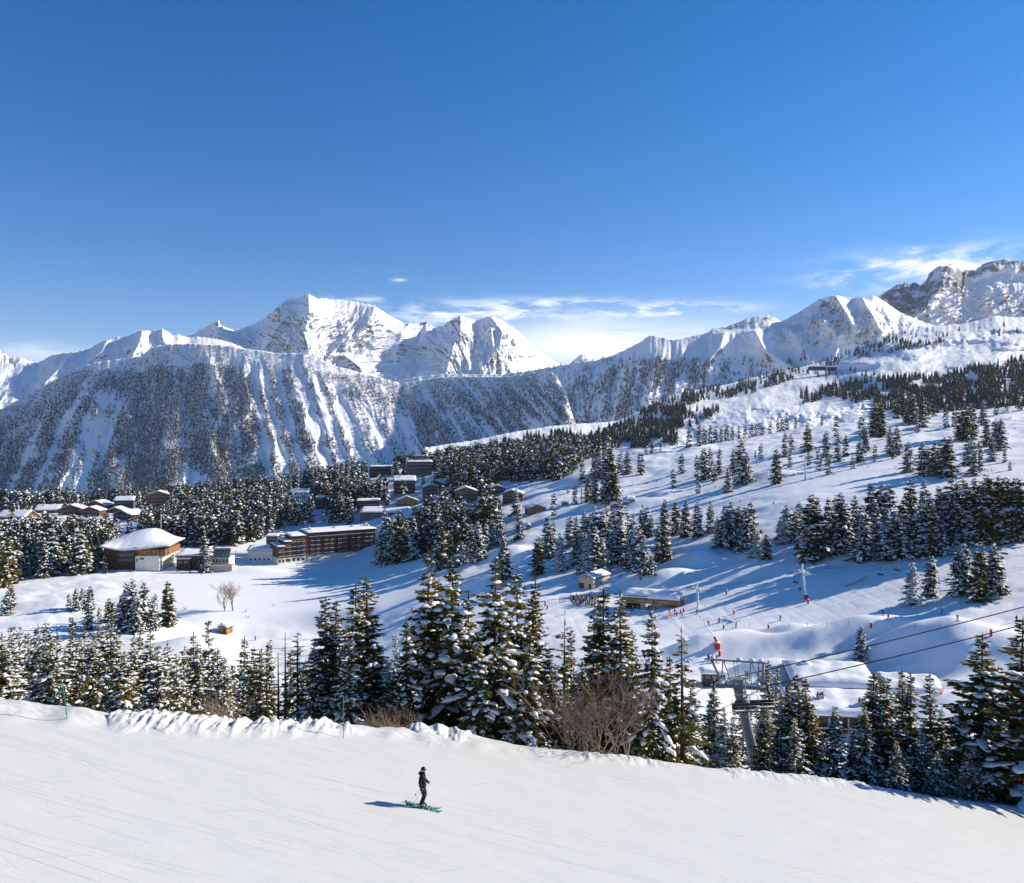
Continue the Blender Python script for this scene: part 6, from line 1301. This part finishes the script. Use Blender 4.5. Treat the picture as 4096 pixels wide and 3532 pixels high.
def net(label, pts, h, col, name='safety_net'):
    m, nt = nodes(name + '_' + col); c = {'orange': (.75, .18, .10), 'blue': (.45, .55, .68)}[col]
    d_ = N(nt, 'ShaderNodeBsdfDiffuse'); d_.inputs[0].default_value = (*c, 1); tr_ = N(nt, 'ShaderNodeBsdfTransparent'); mx = N(nt, 'ShaderNodeMixShader'); mx.inputs[0].default_value = .6
    o = N(nt, 'ShaderNodeOutputMaterial'); L(nt, tr_.outputs[0], mx.inputs[1]); L(nt, d_.outputs[0], mx.inputs[2]); L(nt, mx.outputs[0], o.inputs[0])
    t = thing(name, label, 'net', pts[0]); b = MB(); P0 = Vector(pts[0])
    for a, c2 in zip(pts, pts[1:]): a, c2 = Vector(a) - P0, Vector(c2) - P0; b.add([a, c2, c2 + Vector((0, 0, h)), a + Vector((0, 0, h))], [(0, 1, 2, 3)])
    b.build('mesh', m, t)
    for q in pts: q = Vector(q) - P0; MB().tube([q - Vector((0, 0, .3)), q + Vector((0, 0, h + .15))], .035, 5).build('stake', M_DKMETAL, t)
hp = lambda win, X, Y, dm=150: hit(win[0] + X / win[2], win[1] + Y / win[2], dm)
net('orange net standing on the piste before the station', [hp(WC, 1262, 1362), hp(WC, 1285, 1345), hp(WC, 1306, 1325)], 1.1, 'orange'); net('pale net panel at the left end of the lift queue', [hp(WC, 445, 1250), hp(WC, 470, 1250), hp(WC, 500, 1250)], 2.2, 'blue')
net('pale barrier net in front of the lift queue', [hp(WC, 545, 1262), hp(WC, 600, 1270), hp(WC, 660, 1276), hp(WC, 720, 1272)], 1.0, 'blue'); net('pale barrier net before the station pillars', [hp(WC, 1010, 1320), hp(WC, 1060, 1326), hp(WC, 1110, 1330)], 1.0, 'blue')
net('faint red net lying along the shaded slope', [hp(WD, 715, 1142), hp(WD, 780, 1112), hp(WD, 840, 1092), hp(WD, 880, 1072)], .8, 'orange'); net('orange net at the far right below the dark spruces', [hp(WH, 1440, 915, 120), hp(WH, 1455, 900, 120), hp(WH, 1465, 880, 120)], 1.2, 'orange')
def marker(label, win, X, Yb, Yt, col=None, grp='thin marker poles'):
    u, v, vt = win[0] + X / win[2], win[1] + Yb / win[2], win[1] + Yt / win[2]; p = hit(u, v, 130); h = max(1.2, (v - vt) / F * p.y)
    tag(MB().tube([(0, 0, -.3), (0, 0, h)], .045, 5).build('marker_pole', col or M_DKMETAL), label, 'marker pole', grp).location = p
rowa = [(WH, 75, 275, 240), (WH, 262, 262, 222), (WH, 302, 415, 380), (WH, 442, 400, 365), (WH, 586, 405, 365), (WH, 752, 410, 368), (WH, 1078, 402, 365), (WH, 1250, 410, 365), (WH, 1440, 425, 385), (WH, 1628, 440, 400)]
for i, (w_, X, a, b) in enumerate(rowa): marker(f'thin dark marker pole, {ORD[i]} from left along the lower piste', w_, X, a, b)
rowb = [(WC, 1545, 1320, 1298), (WC, 1893, 1185, 1150), (WC, 1952, 1312, 1275), (WG, 1752, 398, 352), (WG, 1882, 398, 355)]
for i, (w_, X, a, b) in enumerate(rowb): marker(f'thin dark marker pole, {ORD[i]} from left right of the station', w_, X, a, b)
M_GREENP = plain('green_pole', (.025, .22, .10), .5, .4, .15, 3)
def piquet(label, u, v, vt, du, d=None):
    ed = float(edge_d(u)); d = d or ed - 1.6; x = (u - CU) / F * d; z = -float(piste_h(x, d)); top = pt(u + du, vt, d)
    t = thing('piste_pole', label, 'piste pole', (x, d, z), 0, 'green piste edge poles'); h = top - Vector((x, d, z))
    b_ = MB().tube([(0, 0, -.4), h * .5], .021, 6).build('shaft', M_GREENP, t); MB().tube([h * .502, h], .024, 6).build('sleeve', M_GREENP, t)
piquet('leaning green piste pole on the snow bank at the left', 275, 2830, 2715, -30); piquet('upright green piste pole on the snow bank left of the big spruces', 1375, 2900, 2790, -1)
# ---- leafless shrubs and trees
def bare_mesh(seed, H, n0, spread, depth, mat, r0=.05, up=.6, bend=.35, branch=3):
    rnd = random.Random(seed); m = MB()
    def grow(p, d, l, r, k):
        pts = [p]; n = 3
        for i in range(n):
            d = (d + Vector((rnd.uniform(-bend, bend), rnd.uniform(-bend, bend), rnd.uniform(-bend * .5, bend * .7)))).normalized(); pts.append(pts[-1] + d * l / n)
        m.tube(pts, [r, r * .85, r * .7, r * .55], 4 if k > 1 else 3, cap=False)
        if k <= 0: return
        for j in range(branch):
            q = pts[rnd.choice((1, 2, 3, 3))]; dd = (d + Vector((rnd.uniform(-1, 1), rnd.uniform(-1, 1), rnd.uniform(-.3, .8))) * .8).normalized()
            grow(q, dd, l * rnd.uniform(.5, .8), r * .58, k - 1)
    for i in range(n0):
        a = rnd.uniform(0, 6.28); s = rnd.uniform(.1, 1) * spread
        grow(Vector((rnd.uniform(-.3, .3) * spread, rnd.uniform(-.3, .3) * spread, 0)), Vector((math.cos(a) * s, math.sin(a) * s, up + rnd.random() * .5)).normalized(), H * rnd.uniform(.35, .55), r0, depth)
    return m.mesh('branches', mat)
TH = [bare_mesh(401, 6.6, 6, .75, 4, M_TWIG, .06, .8, .38, 3), bare_mesh(402, 5.4, 6, .8, 4, M_TWIG_GREY, .06, .7, .42, 3), bare_mesh(403, 3.0, 12, 1.0, 3, M_TWIG, .03, .5, .35, 3)]
BU = [bare_mesh(411 + i, 2.0, 9, 1.1, 2, M_TWIG_GREY if i else M_TWIG, .03, .45, .4, 3) for i in range(3)]
def bush(label, p, s, me, name='bare_shrub', grp=None, cat='shrub'):
    t = thing(name, label, cat, p, random.uniform(0, 6), grp); t.scale = (s,) * 3; link('branches', me, t); return t
GTH = 'leafless thickets beside the near spruces'
for i, (lab, u, d, s, me) in enumerate([('big brown leafless thicket right of the central spruces, its left half', 2290, 54, 1.0, TH[0]), ('big brown leafless thicket right of the central spruces, its middle', 2400, 54, 1.0, TH[0]), ('grey branching leafless tree beside the brown thicket', 2470, 54.5, 1.25, TH[1]), ('low leafless thicket under the near spruces by the thicket', 2340, 54, .9, TH[1]), ('brown leafless bush behind the snow bank left of the big spruces', 1525, 52, .95, TH[2]), ('second brown leafless bush right of the first behind the bank', 1580, 51.5, .9, TH[2]), ('yellowish leafless bush before the slim trees at the left', 890, 50, 1.0, TH[2]), ('brown leafless bush among snowy trees at the right end', 3800, 62, 1.1, TH[2])]):
    bush(lab, at_depth(u, d) - Vector((0, 0, .4)), s, me, grp=GTH)
def dead_trunk(label, u, d, vt, seed):
    p = at_depth(u, d); h = -(vt - CV) / F * d - p.z; t = thing('dead_tree', label, 'dead tree', p - Vector((0, 0, .3)), 0, 'bare dead trunks'); m = MB(); rnd = random.Random(seed)
    MB().tube([(0, 0, 0), (.03, 0, h * .5), (0, .02, h)], [.11, .08, .02], 6).build('trunk', M_BARK, t)
    for i in range(46):
        z = h * rnd.uniform(.25, .98); a = rnd.uniform(0, 6.28); l = (h - z) * .12 + rnd.uniform(.15, .5); m.tube([(0, 0, z), (math.cos(a) * l, math.sin(a) * l, z - l * .15 + rnd.uniform(0, .2))], [.018, .006], 3, cap=False)
    m.build('twigs', M_BARK, t)
dead_trunk('bare dead trunk left of the big spruces, tallest of three', 1140, 58, 2513, 1); dead_trunk('thin bare dead trunk, leftmost of three left of the big spruces', 1112, 60, 2592, 2); dead_trunk('thin bare dead trunk, rightmost of three left of the big spruces', 1188, 60, 2527, 3)
BT = [bare_mesh(421, 13, 4, .55, 5, M_BIRCH, .24, 1.5, .26, 3), bare_mesh(422, 11.5, 3, .45, 5, M_BIRCH, .2, 1.6, .24, 3)]
for lab, u, v, vt, me, hh in (('bare brown birch on the mound by the frozen lake, right of the pair', 930, 2446, 2330, BT[0], 13), ('bare grey birch on the mound by the frozen lake, left of the pair', 898, 2445, 2328, BT[1], 13)):
    p = hit(u, v, 200); t = thing('bare_birch', lab, 'tree', p - Vector((0, 0, .2)), 0, 'bare birches by the lake'); s = (v - vt) / F * p.y / hh; t.scale = (s,) * 3; link('branches', me, t)
random.seed(31)
SH = [(WD, 1060, 240), (WD, 1100, 225), (WD, 850, 215), (WD, 890, 230), (WD, 640, 285), (WD, 400, 275), (WD, 430, 265), (WD, 1370, 300), (WD, 1440, 310), (WD, 1830, 260), (WD, 1800, 255), (WD, 50, 220), (WD, 130, 280), (WD, 260, 300), (WD, 60, 290), (WD, 2000, 210), (WC, 1180, 340), (WC, 1110, 350), (WC, 1620, 380), (WC, 1000, 350), (WC, 1960, 200), (WC, 900, 1060), (WC, 350, 360), (WC, 280, 370), (WC, 420, 380), (WE, 1850, 280), (WE, 1870, 325), (WE, 1400, 265), (WF, 178, 240)]
SH += [(WZ, x, y) for x, y in ((350, 1150), (420, 1140), (480, 1130), (540, 1125), (600, 1120), (680, 1110), (740, 1095), (800, 1085), (860, 1070), (930, 1050), (1000, 1000), (1060, 990), (760, 1020), (800, 1015), (1780, 1050), (1850, 1050), (1950, 1080), (2020, 1060), (1990, 1000), (1700, 990), (590, 1145), (520, 1150), (1230, 1110))]
for i, (w_, X, Y) in enumerate(SH):
    p = hit(w_[0] + X / w_[2], w_[1] + Y / w_[2], 180); bush('low leafless brown shrub poking out of the hillside snow', p, random.uniform(.7, 1.25), random.choice(BU), grp='leafless shrubs on the open hillsides')
grow_trees()
village_forest()
# ================================================================== light, sky, camera
AZ = R(71.0); EL = R(25.5)
sun_dir = Vector((math.sin(AZ) * math.cos(EL), math.cos(AZ) * math.cos(EL), math.sin(EL)))
sl = bpy.data.lights.new('sun', 'SUN'); sl.energy = 4.95; sl.angle = R(.53); sl.color = (1, .91, .75)
so = bpy.data.objects.new('sun', sl); COL.objects.link(so); so.rotation_euler = sun_dir.to_track_quat('Z', 'Y').to_euler()
w = bpy.data.worlds.new('World'); scene.world = w; w.use_nodes = True; nt = w.node_tree; nt.nodes.clear()
sky = N(nt, 'ShaderNodeTexSky'); sky.sky_type = 'NISHITA'; sky.sun_disc = False; sky.sun_elevation = EL; sky.sun_rotation = AZ
sky.altitude = 1900; sky.air_density = 1.0; sky.dust_density = .15; sky.ozone_density = 1.6
tc = N(nt, 'ShaderNodeTexCoord'); sep = N(nt, 'ShaderNodeSeparateXYZ'); L(nt, tc.outputs['Generated'], sep.inputs[0])
def MA(op, a, b=None, c=None):
    m = N(nt, 'ShaderNodeMath', operation=op)
    for i, x in enumerate((a, b, c)):
        if x is None: continue
        if isinstance(x, (int, float)): m.inputs[i].default_value = x
        else: L(nt, x, m.inputs[i])
    return m.outputs[0]
az = MA('ARCTAN2', sep.outputs['X'], sep.outputs['Y']); el = MA('ARCSINE', sep.outputs['Z'])
def gauss(x, c, wd): 
    q = MA('DIVIDE', MA('SUBTRACT', x, c), wd); return MA('POWER', 2.718, MA('MULTIPLY', MA('MULTIPLY', q, q), -1.0))
def cnoise(sx, sy, detail, seed):
    cb = N(nt, 'ShaderNodeCombineXYZ'); L(nt, MA('MULTIPLY', az, sx), cb.inputs[0]); L(nt, MA('MULTIPLY', el, sy), cb.inputs[1]); cb.inputs[2].default_value = seed
    n = N(nt, 'ShaderNodeTexNoise', Scale=1.0, Detail=detail, Roughness=.62, Distortion=.35); L(nt, cb.outputs[0], n.inputs['Vector']); return n.outputs['Fac']
def smoothr(x, a, b):
    m = N(nt, 'ShaderNodeMapRange', interpolation_type='SMOOTHSTEP'); m.inputs['From Min'].default_value = a; m.inputs['From Max'].default_value = b; L(nt, x, m.inputs['Value']); return m.outputs[0]
def A2(u): return math.atan2(u - CU, F)
def E2(u, v): return math.atan2(CV - v, math.hypot(F, u - CU))
wisp = cnoise(16, 70, 6, 1.3); wisp2 = cnoise(7, 42, 6, 7.7); wisp3 = cnoise(13, 48, 7, 4.1)
cl = None
for (u, v, wu, wv, nz, a, b, amt) in [
    (1920, 1255, 350, 44, wisp, .38, .60, .9), (2230, 1215, 240, 22, wisp, .46, .66, .6), (2640, 1238, 230, 28, wisp, .44, .62, .75), (1450, 1200, 140, 14, wisp, .45, .62, .45),
    (2420, 1375, 520, 92, wisp2, .05, .50, .95), (120, 1410, 260, 34, wisp2, .3, .6, .5), (3500, 1090, 260, 55, wisp3, .42, .66, .6), (3850, 1055, 330, 52, wisp3, .36, .60, .8), (3650, 1003, 45, 12, wisp, .40, .58, .6), (1598, 1120, 26, 6, wisp, .3, .5, .5), (2900, 1235, 160, 16, wisp, .42, .6, .35)]:
    g = MA('MULTIPLY', gauss(az, A2(u), wu / F * math.cos(A2(u)) ** 2), gauss(el, E2(u, v), wv / F))
    m = MA('MULTIPLY', MA('MULTIPLY', smoothr(nz, a, b), g), amt)
    cl = m if cl is None else MA('ADD', cl, m)
cl = MA('MINIMUM', cl, .92)
hs = N(nt, 'ShaderNodeHueSaturation', Saturation=1.46, Value=1.0); L(nt, sky.outputs[0], hs.inputs['Color'])
mix = N(nt, 'ShaderNodeMix', data_type='RGBA'); L(nt, cl, mix.inputs['Factor']); tint = N(nt, 'ShaderNodeMix', data_type='RGBA', blend_type='MULTIPLY'); tint.inputs['Factor'].default_value = 1; L(nt, hs.outputs[0], tint.inputs['A']); tint.inputs['B'].default_value = (1.0, .765, .835, 1)
L(nt, tint.outputs['Result'], mix.inputs['A']); mix.inputs['B'].default_value = (6.9, 7.0, 7.3, 1)
bg = N(nt, 'ShaderNodeBackground', Strength=.122); L(nt, mix.outputs['Result'], bg.inputs['Color'])
ow = N(nt, 'ShaderNodeOutputWorld'); L(nt, bg.outputs[0], ow.inputs['Surface'])
cam = bpy.data.cameras.new('camera'); cam.sensor_width = 36; cam.lens = 36 * F / 4096; cam.clip_start = .5; cam.clip_end = 40000
co = bpy.data.objects.new('camera', cam); COL.objects.link(co); co.location = (0, 0, 0); co.rotation_euler = (R(90), 0, 0); scene.camera = co
scene.view_settings.view_transform = 'Standard'; scene.view_settings.look = 'None'; scene.view_settings.exposure = .60; scene.view_settings.gamma = 1
scene.cycles.max_bounces = 6; scene.cycles.diffuse_bounces = 3; scene.cycles.transmission_bounces = 3; scene.cycles.transparent_max_bounces = 6
scene.cycles.use_denoising = True

# ------------------------------------------------------------------ clear mountain air
def haze(density):
    bpy.context.view_layer.update(); lo = Vector((1e9,) * 3); hi = Vector((-1e9,) * 3)
    for o in scene.objects:
        if o.type != 'MESH': continue
        for c in o.bound_box:
            q = o.matrix_world @ Vector(c)
            for i in range(3): lo[i] = min(lo[i], q[i]); hi[i] = max(hi[i], q[i])
    lo -= Vector((20, 60, 1)); hi += Vector((20, 20, 4)); hi.z = max(hi.z, 6); lo.y = min(lo.y, -60)
    o = MB().box(lo.x, hi.x, lo.y, hi.y, lo.z, hi.z).build('haze', [])
    m = bpy.data.materials.new('air'); m.use_nodes = True; nt = m.node_tree; nt.nodes.clear()
    v = N(nt, 'ShaderNodeVolumePrincipled', Density=density, Anisotropy=.2); v.inputs['Color'].default_value = (.72, .84, 1, 1)
    e = N(nt, 'ShaderNodeOutputMaterial'); L(nt, v.outputs[0], e.inputs['Volume']); o.data.materials.append(m); o['kind'] = 'stuff'
    scene.cycles.volume_bounces = 0
haze(2.0e-5)
